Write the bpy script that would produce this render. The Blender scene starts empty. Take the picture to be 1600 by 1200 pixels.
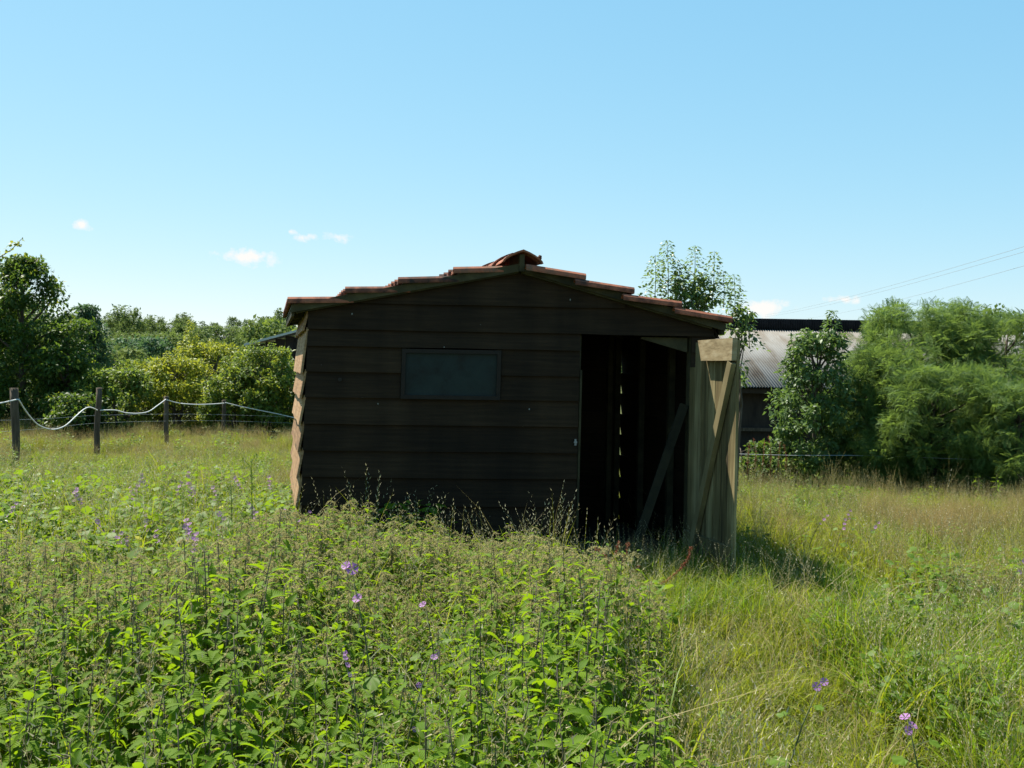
import bpy, math, random
import numpy as np
from mathutils import Vector, Matrix, Euler, noise

scene = bpy.context.scene
col = scene.collection
RAD = math.radians
rnd = random.Random(11)
nrg = np.random.default_rng(11)

# ------------------------------------------------------------------ camera
F = 1555.6                       # focal length in photo pixels (1600 wide)
EYE = Vector((0.0, 0.0, 1.6))
RCAM = Matrix.Rotation(math.pi / 2 - RAD(0.92), 3, 'X') @ Matrix.Rotation(RAD(0.95), 3, 'Z')
cam_data = bpy.data.cameras.new('camera')
cam_data.lens = 35.0
cam_data.sensor_width = 36.0
cam_data.clip_start = 0.05
cam_data.clip_end = 6000
cam = bpy.data.objects.new('camera', cam_data)
cam.matrix_world = Matrix.Translation(EYE) @ RCAM.to_4x4()
col.objects.link(cam)
scene.camera = cam

def ray(px, py):
    return RCAM @ Vector(((px - 800) / F, (600 - py) / F, -1.0))
def at_y(px, py, y):
    v = ray(px, py)
    return EYE + v * (y / v.y)
def at_z(px, py, z=0.0):
    v = ray(px, py)
    return EYE + v * ((z - EYE.z) / v.z)

# ------------------------------------------------------------------ world, sun, exposure
SUN_TRAVEL = Vector((1.0, -0.98, -2.3)).normalized()
to_sun = -SUN_TRAVEL
SUN_EL = math.asin(to_sun.z)
SUN_AZ = math.atan2(to_sun.x, to_sun.y)          # clockwise from +Y
world = bpy.data.worlds.new('World')
scene.world = world
world.use_nodes = True
wn, wl = world.node_tree.nodes, world.node_tree.links
wn.clear()
w_out = wn.new('ShaderNodeOutputWorld')
w_bg = wn.new('ShaderNodeBackground')
w_bg.inputs['Strength'].default_value = 0.066
sky = wn.new('ShaderNodeTexSky')
sky.sky_type = 'NISHITA'
sky.sun_disc = False
sky.sun_elevation = SUN_EL
sky.sun_rotation = SUN_AZ
sky.altitude = 50
sky.air_density = 1.0
sky.dust_density = 0.2
sky.ozone_density = 1.6
# a few small fair-weather clouds: noise masks round fixed directions in the sky
w_tc = wn.new('ShaderNodeTexCoord')
w_noise = wn.new('ShaderNodeTexNoise')
w_noise.inputs['Scale'].default_value = 55.0
w_noise.inputs['Detail'].default_value = 6.0
w_noise.inputs['Roughness'].default_value = 0.62
wl.new(w_tc.outputs['Generated'], w_noise.inputs['Vector'])
cloud_sum = None
for (px, py, wx, wy, k) in ((378, 401, 56, 21, 1.0), (525, 371, 26, 11, 0.85), (478, 371, 24, 8, 0.7), (455, 362, 13, 7, 0.7),
                            (128, 351, 20, 10, 0.85), (1190, 481, 48, 17, 1.0), (1316, 468, 34, 9, 0.85)):
    d = ray(px, py).normalized()
    sub = wn.new('ShaderNodeVectorMath'); sub.operation = 'SUBTRACT'
    wl.new(w_tc.outputs['Generated'], sub.inputs[0]); sub.inputs[1].default_value = d
    mul = wn.new('ShaderNodeVectorMath'); mul.operation = 'MULTIPLY'
    wl.new(sub.outputs[0], mul.inputs[0]); mul.inputs[1].default_value = (F / wx, F / wx, F / wy)
    ln = wn.new('ShaderNodeVectorMath'); ln.operation = 'LENGTH'
    wl.new(mul.outputs[0], ln.inputs[0])
    mr = wn.new('ShaderNodeMapRange')
    wl.new(ln.outputs['Value'], mr.inputs['Value'])
    mr.inputs['From Min'].default_value = 0.0; mr.inputs['From Max'].default_value = 1.15
    mr.inputs['To Min'].default_value = k * 0.95; mr.inputs['To Max'].default_value = 0.0
    if cloud_sum is None:
        cloud_sum = mr.outputs[0]
    else:
        ad = wn.new('ShaderNodeMath'); ad.operation = 'MAXIMUM'
        wl.new(cloud_sum, ad.inputs[0]); wl.new(mr.outputs[0], ad.inputs[1]); cloud_sum = ad.outputs[0]
nz = wn.new('ShaderNodeMath'); nz.operation = 'MULTIPLY_ADD'
wl.new(w_noise.outputs['Fac'], nz.inputs[0]); nz.inputs[1].default_value = 2.2; nz.inputs[2].default_value = -1.27
pr = wn.new('ShaderNodeMath'); pr.operation = 'ADD'
wl.new(cloud_sum, pr.inputs[0]); wl.new(nz.outputs[0], pr.inputs[1])
gt = wn.new('ShaderNodeMapRange')
wl.new(pr.outputs[0], gt.inputs['Value'])
gt.inputs['From Min'].default_value = 0.12; gt.inputs['From Max'].default_value = 0.62
gt.inputs['To Min'].default_value = 0.0; gt.inputs['To Max'].default_value = 0.95
lim = wn.new('ShaderNodeMapRange'); wl.new(cloud_sum, lim.inputs['Value']); lim.inputs['From Max'].default_value = .22
cm = wn.new('ShaderNodeMath'); cm.operation = 'MULTIPLY'; wl.new(gt.outputs[0], cm.inputs[0]); wl.new(lim.outputs[0], cm.inputs[1])
w_mix = wn.new('ShaderNodeMix'); w_mix.data_type = 'RGBA'
wl.new(cm.outputs[0], w_mix.inputs['Factor'])
# film-like shoulder on the sky's brightness, one power per channel, the same in every direction
s_sep = wn.new('ShaderNodeSeparateColor'); wl.new(sky.outputs['Color'], s_sep.inputs[0])
s_com = wn.new('ShaderNodeCombineColor')
for ch, ref, out_v, g_ in (('Red', 2.33, 2.08, .82), ('Green', 3.68, 4.22, .48), ('Blue', 6.0, 5.9, .30)):
    pw = wn.new('ShaderNodeMath'); pw.operation = 'POWER'; wl.new(s_sep.outputs[ch], pw.inputs[0]); pw.inputs[1].default_value = g_
    ml = wn.new('ShaderNodeMath'); ml.operation = 'MULTIPLY'; wl.new(pw.outputs[0], ml.inputs[0]); ml.inputs[1].default_value = out_v / ref ** g_
    wl.new(ml.outputs[0], s_com.inputs[ch])
wl.new(s_com.outputs[0], w_mix.inputs['A'])
w_mix.inputs['B'].default_value = (6.3, 6.1, 5.85, 1)
wl.new(w_mix.outputs['Result'], w_bg.inputs['Color'])
wl.new(w_bg.outputs[0], w_out.inputs['Surface'])

sun_data = bpy.data.lights.new('sun', 'SUN')
sun_data.energy = 5.0
sun_data.angle = RAD(0.53)
sun_data.color = (1.0, 0.945, 0.82)
sun = bpy.data.objects.new('sun', sun_data)
sun.rotation_euler = SUN_TRAVEL.to_track_quat('-Z', 'Y').to_euler()
sun.location = (-20, 30, 60)
col.objects.link(sun)

scene.view_settings.view_transform = 'Standard'
scene.view_settings.look = 'None'
scene.view_settings.exposure = 1.30
scene.view_settings.gamma = 1.0
scene.view_settings.use_curve_mapping = False
scene.render.engine = 'CYCLES'
scene.cycles.max_bounces = 5
scene.cycles.diffuse_bounces = 3
scene.cycles.glossy_bounces = 2
scene.cycles.transparent_max_bounces = 8

# ------------------------------------------------------------------ helpers
def tag(o, label=None, cat=None, group=None, kind=None):
    if label: o['label'] = label
    if cat: o['category'] = cat
    if group: o['group'] = group
    if kind: o['kind'] = kind
    return o

def empty(name, loc, rz=0.0):
    o = bpy.data.objects.new(name, None)
    o.location = loc; o.rotation_euler = (0, 0, rz)
    o.empty_display_size = 0.1
    col.objects.link(o)
    return o

def link(name, me, parent=None, mw=None):
    o = bpy.data.objects.new(name, me)
    col.objects.link(o)
    if parent: o.parent = parent
    if mw is not None: o.matrix_local = mw
    return o

class MB:
    """collects shapes, in world coordinates unless said otherwise"""
    def __init__(s):
        s.v = []; s.f = []; s.m = []; s.smooth = []
    def add(s, vs, fs, mi=0, smooth=False):
        b = len(s.v)
        s.v.extend([tuple(p) for p in vs])
        for f in fs:
            s.f.append(tuple(b + i for i in f)); s.m.append(mi); s.smooth.append(smooth)
    def hexa(s, p, mi=0):
        """8 points: bottom ring 0-3, top ring 4-7"""
        s.add(p, [(3, 2, 1, 0), (4, 5, 6, 7), (0, 1, 5, 4), (1, 2, 6, 5), (2, 3, 7, 6), (3, 0, 4, 7)], mi)
    def box(s, x0, x1, y0, y1, z0, z1, M=None, mi=0):
        p = [Vector(q) for q in ((x0, y0, z0), (x1, y0, z0), (x1, y1, z0), (x0, y1, z0), (x0, y0, z1), (x1, y0, z1), (x1, y1, z1), (x0, y1, z1))]
        if M is not None: p = [M @ q for q in p]
        s.hexa(p, mi)
    def bar(s, a, b, w, h, up=Vector((0, 0, 1)), mi=0):
        """rectangular bar from a to b; w sideways, h along up"""
        a = Vector(a); b = Vector(b); d = (b - a).normalized()
        sd = d.cross(up).normalized() * (w / 2); u = sd.cross(d).normalized() * (h / 2)
        p = []
        for c in (a, b):
            p += [c - sd - u, c + sd - u, c + sd + u, c - sd + u]
        s.add(p, [(3, 2, 1, 0), (4, 5, 6, 7), (0, 1, 5, 4), (1, 2, 6, 5), (2, 3, 7, 6), (3, 0, 4, 7)], mi)
    def tube(s, pts, rads, n=6, mi=0, cap=True):
        pts = [Vector(p) for p in pts]
        b = len(s.v); k = len(pts)
        ref = Vector((0.31, 0.93, 0.2))
        for i, p in enumerate(pts):
            d = (pts[min(i + 1, k - 1)] - pts[max(i - 1, 0)])
            d = d.normalized() if d.length > 1e-9 else Vector((0, 0, 1))
            if abs(d.dot(ref)) > 0.95: ref = Vector((0.9, -0.2, 0.4))
            x = d.cross(ref).normalized(); y = d.cross(x)
            r = rads[i] if hasattr(rads, '__len__') else rads
            for j in range(n):
                a = 2 * math.pi * j / n
                s.v.append(tuple(p + x * (r * math.cos(a)) + y * (r * math.sin(a))))
        for i in range(k - 1):
            for j in range(n):
                q = (j + 1) % n
                s.f.append((b + i * n + j, b + i * n + q, b + (i + 1) * n + q, b + (i + 1) * n + j)); s.m.append(mi); s.smooth.append(n > 4)
        if cap:
            s.f.append(tuple(b + j for j in reversed(range(n)))); s.m.append(mi); s.smooth.append(False)
            s.f.append(tuple(b + (k - 1) * n + j for j in range(n))); s.m.append(mi); s.smooth.append(False)
    def mesh(s, name, mats, inv=None):
        me = bpy.data.meshes.new(name)
        vs = s.v if inv is None else [tuple(inv @ Vector(p)) for p in s.v]
        me.from_pydata(vs, [], s.f)
        for m in (mats if isinstance(mats, (list, tuple)) else [mats]): me.materials.append(m)
        me.polygons.foreach_set('material_index', s.m)
        me.polygons.foreach_set('use_smooth', s.smooth)
        me.update()
        return me
    def build(s, name, mats, parent=None, inv=None):
        return link(name, s.mesh(name, mats, inv), parent)

def np_mesh(name, verts, faces, mats, tint=None, mi=None, lv=None):
    """verts (V,3), faces (N,k) one polygon size"""
    me = bpy.data.meshes.new(name)
    nv = len(verts); nf, k = faces.shape
    me.vertices.add(nv); me.vertices.foreach_set('co', verts.astype(np.float32).ravel())
    me.loops.add(nf * k); me.loops.foreach_set('vertex_index', faces.astype(np.int32).ravel())
    me.polygons.add(nf)
    me.polygons.foreach_set('loop_start', np.arange(0, nf * k, k, dtype=np.int32))
    me.polygons.foreach_set('loop_total', np.full(nf, k, dtype=np.int32))
    for m in (mats if isinstance(mats, (list, tuple)) else [mats]): me.materials.append(m)
    if mi is not None: me.polygons.foreach_set('material_index', mi.astype(np.int32))
    if tint is not None:
        at = me.attributes.new('tint', 'FLOAT', 'POINT')
        at.data.foreach_set('value', tint.astype(np.float32))
    if lv is not None:
        at = me.attributes.new('lv', 'FLOAT_VECTOR', 'POINT')
        at.data.foreach_set('vector', lv.astype(np.float32).ravel())
    me.update(calc_edges=True)
    return me

# leaf templates: x width, y along the leaf, z up; triangles only
LEAF = (np.array([(0, 0, 0), (-.27, .42, .07), (0, 1, -.12), (.27, .42, .07), (0, .5, .0)], float),
        np.array([(0, 4, 1), (1, 4, 2), (0, 3, 4), (3, 2, 4)]))
ROUND = (np.array([(0, 0, 0), (-.42, .35, .06), (-.25, .85, .0), (0, 1, -.1), (.25, .85, 0), (.42, .35, .06)], float),
         np.array([(0, 5, 1), (1, 5, 4), (1, 4, 2), (2, 4, 3)]))
NARROW = (np.array([(0, 0, 0), (-.11, .5, .02), (0, 1, -.18), (.11, .5, .02)], float), np.array([(0, 3, 1), (1, 3, 2)]))
def frond_template():
    vs, fs = [], []
    for i in range(7):
        y = .12 + i * .13
        z = -.25 * y * y
        l = .34 * (1 - .55 * abs(y - .45))
        for sgn in (-1, 1):
            b = len(vs)
            vs += [(0, y, z), (sgn * l, y + .12, z - .03), (sgn * l * .9, y + .04, z - .05)]
            fs.append((b, b + 1, b + 2) if sgn < 0 else (b, b + 2, b + 1))
    return np.array(vs, float), np.array(fs)
FROND = frond_template()

def frames(d, up_jit=0.5, rg=nrg):
    """N tip directions -> (N,3,3) matrices with columns x, y=dir, z=normal near up"""
    n = len(d)
    d = d / np.linalg.norm(d, axis=1, keepdims=True)
    up = np.tile(np.array([0, 0, 1.0]), (n, 1)) + rg.normal(0, up_jit, (n, 3))
    x = np.cross(d, up); x /= np.linalg.norm(x, axis=1, keepdims=True) + 1e-9
    z = np.cross(x, d)
    return np.stack([x, d, z], axis=2)

def leaf_mesh(name, tmpl, pos, rot, size, tint, mat):
    tv, tf = tmpl
    n = len(pos); k = len(tv)
    v = np.einsum('nij,kj->nki', rot, tv) * size[:, None, None] + pos[:, None, :]
    f = tf[None, :, :] + (np.arange(n) * k)[:, None, None]
    return np_mesh(name, v.reshape(-1, 3), f.reshape(-1, 3), mat, np.repeat(tint, k))

# ------------------------------------------------------------------ materials
def new_mat(name):
    m = bpy.data.materials.new(name); m.use_nodes = True
    nt = m.node_tree; nt.nodes.clear()
    out = nt.nodes.new('ShaderNodeOutputMaterial')
    return m, nt.nodes, nt.links, out

def ramp(n, stops):
    r = n.new('ShaderNodeValToRGB')
    e = r.color_ramp.elements
    while len(e) > 1: e.remove(e[-1])
    e[0].position = stops[0][0]; e[0].color = (*stops[0][1], 1)
    for p, c in stops[1:]:
        q = e.new(p); q.color = (*c, 1)
    return r

def surf_mat(name, stops, scale=(3, 3, 3), detail=6, rough=0.8, bump=0.2, bump_scale=None, spec=0.3, metallic=0.0, dist=0.01, objrand=0.0, coords='Object', fade=0.0, flecks=False):
    m, n, l, out = new_mat(name)
    tc = n.new('ShaderNodeTexCoord'); mp = n.new('ShaderNodeMapping'); mp.inputs['Scale'].default_value = scale
    l.new(tc.outputs[coords], mp.inputs['Vector'])
    nz = n.new('ShaderNodeTexNoise'); nz.inputs['Scale'].default_value = 1.0; nz.inputs['Detail'].default_value = detail; nz.inputs['Roughness'].default_value = 0.6
    l.new(mp.outputs[0], nz.inputs['Vector'])
    r = ramp(n, stops)
    fac = nz.outputs['Fac']
    if objrand:
        oi = n.new('ShaderNodeObjectInfo')
        ma = n.new('ShaderNodeMath'); ma.operation = 'MULTIPLY_ADD'; ma.inputs[1].default_value = objrand; ma.inputs[2].default_value = -objrand / 2
        l.new(oi.outputs['Random'], ma.inputs[0])
        ad = n.new('ShaderNodeMath'); ad.operation = 'ADD'
        l.new(fac, ad.inputs[0]); l.new(ma.outputs[0], ad.inputs[1]); fac = ad.outputs[0]
        of = n.new('ShaderNodeVectorMath'); of.operation = 'SCALE'; of.inputs[0].default_value = (7, 13, 5)
        l.new(oi.outputs['Random'], of.inputs['Scale'])
        l.new(of.outputs[0], mp.inputs['Location'])
    l.new(fac, r.inputs['Fac'])
    p = n.new('ShaderNodeBsdfPrincipled')
    base = r.outputs['Color']
    if fade:                                   # broad weathered patches and faint vertical streaks
        f1 = n.new('ShaderNodeTexNoise'); f1.inputs['Scale'].default_value = 1.6; f1.inputs['Detail'].default_value = 4
        l.new(tc.outputs['Object'], f1.inputs['Vector'])
        m2 = n.new('ShaderNodeMapping'); m2.inputs['Scale'].default_value = (4.3, 4.3, .5); l.new(tc.outputs['Object'], m2.inputs['Vector'])
        f2 = n.new('ShaderNodeTexNoise'); f2.inputs['Scale'].default_value = 1.0; f2.inputs['Detail'].default_value = 5; l.new(m2.outputs[0], f2.inputs['Vector'])
        ad2 = n.new('ShaderNodeMath'); ad2.operation = 'ADD'; l.new(f1.outputs['Fac'], ad2.inputs[0]); l.new(f2.outputs['Fac'], ad2.inputs[1])
        mr2 = n.new('ShaderNodeMapRange'); l.new(ad2.outputs[0], mr2.inputs['Value'])
        mr2.inputs['From Min'].default_value = .7; mr2.inputs['From Max'].default_value = 1.3; mr2.inputs['To Min'].default_value = 1 - fade; mr2.inputs['To Max'].default_value = 1 + fade
        vm = n.new('ShaderNodeVectorMath'); vm.operation = 'SCALE'; l.new(base, vm.inputs[0]); l.new(mr2.outputs[0], vm.inputs['Scale']); base = vm.outputs[0]
    if flecks:                                 # scattered pale bird and paint flecks, drawn out downwards
        m3 = n.new('ShaderNodeMapping'); m3.inputs['Scale'].default_value = (7, 7, 4.2); l.new(tc.outputs['Object'], m3.inputs['Vector'])
        vo = n.new('ShaderNodeTexVoronoi'); vo.inputs['Scale'].default_value = 1.0; l.new(m3.outputs[0], vo.inputs['Vector'])
        lt_ = n.new('ShaderNodeMath'); lt_.operation = 'LESS_THAN'; l.new(vo.outputs['Distance'], lt_.inputs[0]); lt_.inputs[1].default_value = .034
        mx = n.new('ShaderNodeMix'); mx.data_type = 'RGBA'; l.new(lt_.outputs[0], mx.inputs['Factor']); l.new(base, mx.inputs['A']); mx.inputs['B'].default_value = (.20, .20, .18, 1); base = mx.outputs['Result']
    l.new(base, p.inputs['Base Color'])
    p.inputs['Roughness'].default_value = rough; p.inputs['Metallic'].default_value = metallic
    p.inputs['Specular IOR Level'].default_value = spec
    if bump:
        b = n.new('ShaderNodeBump'); b.inputs['Strength'].default_value = bump; b.inputs['Distance'].default_value = dist
        l.new(nz.outputs['Fac'], b.inputs['Height']); l.new(b.outputs[0], p.inputs['Normal'])
    l.new(p.outputs[0], out.inputs['Surface'])
    return m

def leaf_mat(name, dark, light, trans, tfac=0.45, rough=0.42, spec=0.45, nscale=0.0, vein=False):
    """base colour runs dark..light with the plant's random number and the leaf's own tint"""
    m, n, l, out = new_mat(name)
    oi = n.new('ShaderNodeObjectInfo')
    at = n.new('ShaderNodeAttribute'); at.attribute_name = 'tint'
    ma = n.new('ShaderNodeMath'); ma.operation = 'MULTIPLY_ADD'; ma.inputs[1].default_value = 0.4
    l.new(oi.outputs['Random'], ma.inputs[0])
    m2 = n.new('ShaderNodeMath'); m2.operation = 'MULTIPLY'; m2.inputs[1].default_value = 0.7
    l.new(at.outputs['Fac'], m2.inputs[0]); l.new(m2.outputs[0], ma.inputs[2])
    mc = n.new('ShaderNodeMix'); mc.data_type = 'RGBA'; mc.inputs['A'].default_value = (*dark, 1); mc.inputs['B'].default_value = (*light, 1)
    l.new(ma.outputs[0], mc.inputs['Factor'])
    p = n.new('ShaderNodeBsdfPrincipled')
    l.new(mc.outputs['Result'], p.inputs['Base Color'])
    p.inputs['Roughness'].default_value = rough; p.inputs['Specular IOR Level'].default_value = spec
    if vein:                                   # sunken veins running out from the midrib
        la = n.new('ShaderNodeAttribute'); la.attribute_name = 'lv'
        sp_ = n.new('ShaderNodeSeparateXYZ'); l.new(la.outputs['Vector'], sp_.inputs[0])
        ab = n.new('ShaderNodeMath'); ab.operation = 'ABSOLUTE'; l.new(sp_.outputs['X'], ab.inputs[0])
        t_ = n.new('ShaderNodeMath'); t_.operation = 'MULTIPLY_ADD'; l.new(ab.outputs[0], t_.inputs[0]); t_.inputs[1].default_value = -1.1; l.new(sp_.outputs['Y'], t_.inputs[2])
        fr = n.new('ShaderNodeMath'); fr.operation = 'MULTIPLY'; l.new(t_.outputs[0], fr.inputs[0]); fr.inputs[1].default_value = 58.0
        sn = n.new('ShaderNodeMath'); sn.operation = 'SINE'; l.new(fr.outputs[0], sn.inputs[0])
        bp = n.new('ShaderNodeBump'); bp.inputs['Strength'].default_value = .35; bp.inputs['Distance'].default_value = .0010
        l.new(sn.outputs[0], bp.inputs['Height']); l.new(bp.outputs[0], p.inputs['Normal'])
    t = n.new('ShaderNodeBsdfTranslucent')
    mt = n.new('ShaderNodeMix'); mt.data_type = 'RGBA'; mt.blend_type = 'MIX'; mt.inputs['Factor'].default_value = 0.75
    l.new(mc.outputs['Result'], mt.inputs['A']); mt.inputs['B'].default_value = (*trans, 1)
    l.new(mt.outputs['Result'], t.inputs['Color'])
    ms = n.new('ShaderNodeMixShader'); ms.inputs['Fac'].default_value = tfac
    l.new(p.outputs[0], ms.inputs[1]); l.new(t.outputs[0], ms.inputs[2])
    l.new(ms.outputs[0], out.inputs['Surface'])
    return m

M = {}
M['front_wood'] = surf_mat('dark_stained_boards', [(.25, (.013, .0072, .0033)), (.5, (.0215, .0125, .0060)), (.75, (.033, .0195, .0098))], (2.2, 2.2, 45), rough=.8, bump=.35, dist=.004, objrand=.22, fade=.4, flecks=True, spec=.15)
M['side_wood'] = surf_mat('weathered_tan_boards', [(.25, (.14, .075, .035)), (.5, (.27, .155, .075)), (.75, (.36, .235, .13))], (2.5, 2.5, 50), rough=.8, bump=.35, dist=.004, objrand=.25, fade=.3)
M['frame_wood'] = surf_mat('mossy_frame_timber', [(.25, (.018, .015, .006)), (.5, (.042, .035, .015)), (.75, (.075, .062, .027))], (6, 6, 6), rough=.85, bump=.3, dist=.004, objrand=.2)
M['door_wood'] = surf_mat('weathered_door_boards', [(.22, (.044, .031, .012)), (.5, (.14, .105, .043)), (.78, (.26, .21, .105))], (26, 26, 2.2), rough=.8, bump=.4, dist=.005, objrand=.35, fade=.4)
M['brace_wood'] = surf_mat('door_brace_timber', [(.25, (.12, .09, .042)), (.5, (.19, .15, .07)), (.75, (.25, .205, .11))], (9, 9, 3), rough=.8, bump=.3, dist=.003)
M['ledge_wood'] = surf_mat('pale_ledge_timber', [(.25, (.15, .105, .05)), (.5, (.29, .22, .12)), (.75, (.40, .33, .21))], (7, 7, 26), rough=.8, bump=.4, dist=.005)
M['pane_frame'] = surf_mat('brown_window_frame', [(.3, (.008, .0045, .0022)), (.7, (.015, .0085, .004))], (14, 14, 14), rough=.7)
M['tile'] = surf_mat('clay_roof_tile', [(.25, (.022, .014, .009)), (.42, (.13, .042, .022)), (.58, (.29, .095, .048)), (.7, (.17, .075, .042)), (.85, (.09, .08, .05))], (9, 9, 9), rough=.85, bump=.25, dist=.006, objrand=.35)
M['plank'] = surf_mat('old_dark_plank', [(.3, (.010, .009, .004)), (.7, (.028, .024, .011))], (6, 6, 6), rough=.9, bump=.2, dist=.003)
M['metal'] = surf_mat('zinc_latch', [(.3, (.16, .165, .17)), (.7, (.26, .265, .27))], (20, 20, 20), rough=.5, metallic=.6, bump=.05)
M['post'] = surf_mat('grey_fence_post', [(.25, (.03, .022, .014)), (.5, (.07, .05, .033)), (.75, (.125, .095, .066))], (22, 22, 4), rough=.9, bump=.5, dist=.008, objrand=.2)
M['wire'] = surf_mat('galvanised_wire', [(.3, (.34, .37, .38)), (.7, (.5, .52, .53))], (30, 30, 30), rough=.45, metallic=.6, bump=0)
M['tape'] = surf_mat('white_fence_tape', [(.3, (.50, .50, .48)), (.7, (.62, .62, .60))], (40, 40, 40), rough=.6, bump=0)
M['sheet'] = surf_mat('corrugated_sheet', [(.30, (.085, .06, .042)), (.42, (.15, .13, .108)), (.55, (.20, .19, .175)), (.8, (.26, .258, .25))], (1.1, .35, .5), rough=.8, bump=.05, objrand=.10, spec=.15)
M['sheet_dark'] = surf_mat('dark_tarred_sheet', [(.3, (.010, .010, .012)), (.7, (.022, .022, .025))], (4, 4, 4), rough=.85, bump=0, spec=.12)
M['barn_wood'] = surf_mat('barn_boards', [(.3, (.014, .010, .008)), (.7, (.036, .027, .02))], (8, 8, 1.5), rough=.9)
M['bark'] = surf_mat('bark', [(.25, (.035, .026, .018)), (.5, (.08, .062, .045)), (.75, (.14, .115, .09))], (14, 14, 5), rough=.95, bump=.6, dist=.01)
M['twig'] = surf_mat('green_brown_twig', [(.3, (.05, .045, .02)), (.7, (.10, .09, .045))], (14, 14, 5), rough=.9, bump=0)
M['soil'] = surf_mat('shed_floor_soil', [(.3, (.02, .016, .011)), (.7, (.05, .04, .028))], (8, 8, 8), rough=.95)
M['slate'] = surf_mat('lean_to_roofing', [(.3, (.40, .39, .36)), (.7, (.55, .54, .50))], (5, 5, 5), rough=.8)
M['render'] = surf_mat('cream_render', [(.3, (.34, .30, .23)), (.7, (.48, .43, .34))], (4, 4, 4), rough=.9)
M['cable'] = surf_mat('dark_cable', [(.3, (.16, .17, .18)), (.7, (.22, .23, .24))], (4, 4, 4), rough=.7, bump=0)

def glass_mat():
    m, n, l, out = new_mat('dusty_window_glass')
    tc = n.new('ShaderNodeTexCoord'); nz = n.new('ShaderNodeTexNoise'); nz.inputs['Scale'].default_value = 4.2; nz.inputs['Detail'].default_value = 9; nz.inputs['Roughness'].default_value = .68; nz.inputs['Distortion'].default_value = .6
    l.new(tc.outputs['Object'], nz.inputs['Vector'])
    r = ramp(n, [(.32, (.002, .006, .006)), (.5, (.008, .018, .017)), (.62, (.012, .022, .020)), (.75, (.024, .033, .028))])
    l.new(nz.outputs['Fac'], r.inputs['Fac'])
    p = n.new('ShaderNodeBsdfPrincipled')
    l.new(r.outputs['Color'], p.inputs['Base Color'])
    mr = n.new('ShaderNodeMapRange'); l.new(nz.outputs['Fac'], mr.inputs['Value'])
    mr.inputs['To Min'].default_value = .22; mr.inputs['To Max'].default_value = .6
    l.new(mr.outputs[0], p.inputs['Roughness'])
    p.inputs['Specular IOR Level'].default_value = .18
    l.new(p.outputs[0], out.inputs['Surface'])
    return m
M['glass'] = glass_mat()

def ground_mat():
    m, n, l, out = new_mat('meadow_ground')
    tc = n.new('ShaderNodeTexCoord')
    a = n.new('ShaderNodeTexNoise'); a.inputs['Scale'].default_value = .45; a.inputs['Detail'].default_value = 5
    b = n.new('ShaderNodeTexNoise'); b.inputs['Scale'].default_value = 14.0; b.inputs['Detail'].default_value = 6
    l.new(tc.outputs['Object'], a.inputs['Vector']); l.new(tc.outputs['Object'], b.inputs['Vector'])
    ra = ramp(n, [(.35, (.045, .065, .018)), (.55, (.085, .095, .032)), (.7, (.14, .125, .055))])
    rb = ramp(n, [(.3, (.35, .35, .35)), (.7, (1.25, 1.2, 1.1))])
    l.new(a.outputs['Fac'], ra.inputs['Fac']); l.new(b.outputs['Fac'], rb.inputs['Fac'])
    mx = n.new('ShaderNodeMix'); mx.data_type = 'RGBA'; mx.blend_type = 'MULTIPLY'; mx.inputs['Factor'].default_value = 1
    l.new(ra.outputs['Color'], mx.inputs['A']); l.new(rb.outputs['Color'], mx.inputs['B'])
    p = n.new('ShaderNodeBsdfPrincipled'); p.inputs['Roughness'].default_value = .95; p.inputs['Specular IOR Level'].default_value = .1
    l.new(mx.outputs['Result'], p.inputs['Base Color'])
    bp = n.new('ShaderNodeBump'); bp.inputs['Strength'].default_value = .8; bp.inputs['Distance'].default_value = .05
    l.new(b.outputs['Fac'], bp.inputs['Height']); l.new(bp.outputs[0], p.inputs['Normal'])
    l.new(p.outputs[0], out.inputs['Surface'])
    return m
M['ground'] = ground_mat()

# leaves, grasses, flowers
M['nettle'] = leaf_mat('nettle_leaf', (.047, .108, .005), (.145, .222, .011), (.29, .44, .008), .44, .6, .13, vein=True)
M['nettle_stem'] = surf_mat('nettle_stem', [(.3, (.06, .05, .03)), (.7, (.11, .10, .05))], (30, 30, 30), rough=.7, bump=0)
M['nettle_flower'] = leaf_mat('nettle_catkin', (.26, .235, .10), (.42, .37, .18), (.42, .37, .15), .4, .8, .1)
M['mallow_stem'] = surf_mat('mallow_stem', [(.3, (.06, .075, .025)), (.7, (.12, .14, .05))], (30, 30, 30), rough=.7, bump=0)
M['grass'] = leaf_mat('green_grass', (.060, .108, .005), (.21, .24, .018), (.38, .42, .018), .43, .55, .2)
M['lush'] = leaf_mat('lush_grass', (.042, .106, .005), (.13, .215, .012), (.28, .42, .012), .4, .5, .22)
M['straw'] = leaf_mat('straw_grass', (.17, .14, .05), (.32, .27, .12), (.31, .27, .09), .35, .6, .2)
M['panicle'] = leaf_mat('rusty_panicle_grass', (.20, .14, .05), (.32, .245, .105), (.34, .25, .09), .35, .7, .15)
M['spike'] = leaf_mat('pale_grass_spike', (.28, .25, .14), (.44, .40, .26), (.34, .31, .16), .3, .6, .2)
M['weed'] = leaf_mat('broad_weed_leaf', (.044, .10, .008), (.125, .20, .016), (.27, .40, .016), .42, .55, .2)
M['weed_yellow'] = leaf_mat('yellowing_leaf', (.36, .34, .03), (.50, .46, .05), (.55, .50, .04), .4, .5, .3)
M['mallow_flower'] = leaf_mat('mallow_petal', (.30, .12, .34), (.42, .22, .45), (.42, .18, .44), .35, .6, .2)
M['dock_seed'] = leaf_mat('dock_seed', (.17, .05, .024), (.29, .10, .05), (.25, .08, .03), .2, .7, .2)
M['white_petal'] = leaf_mat('white_petal', (.7, .7, .66), (.8, .8, .76), (.7, .7, .6), .3, .6, .2)
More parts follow.
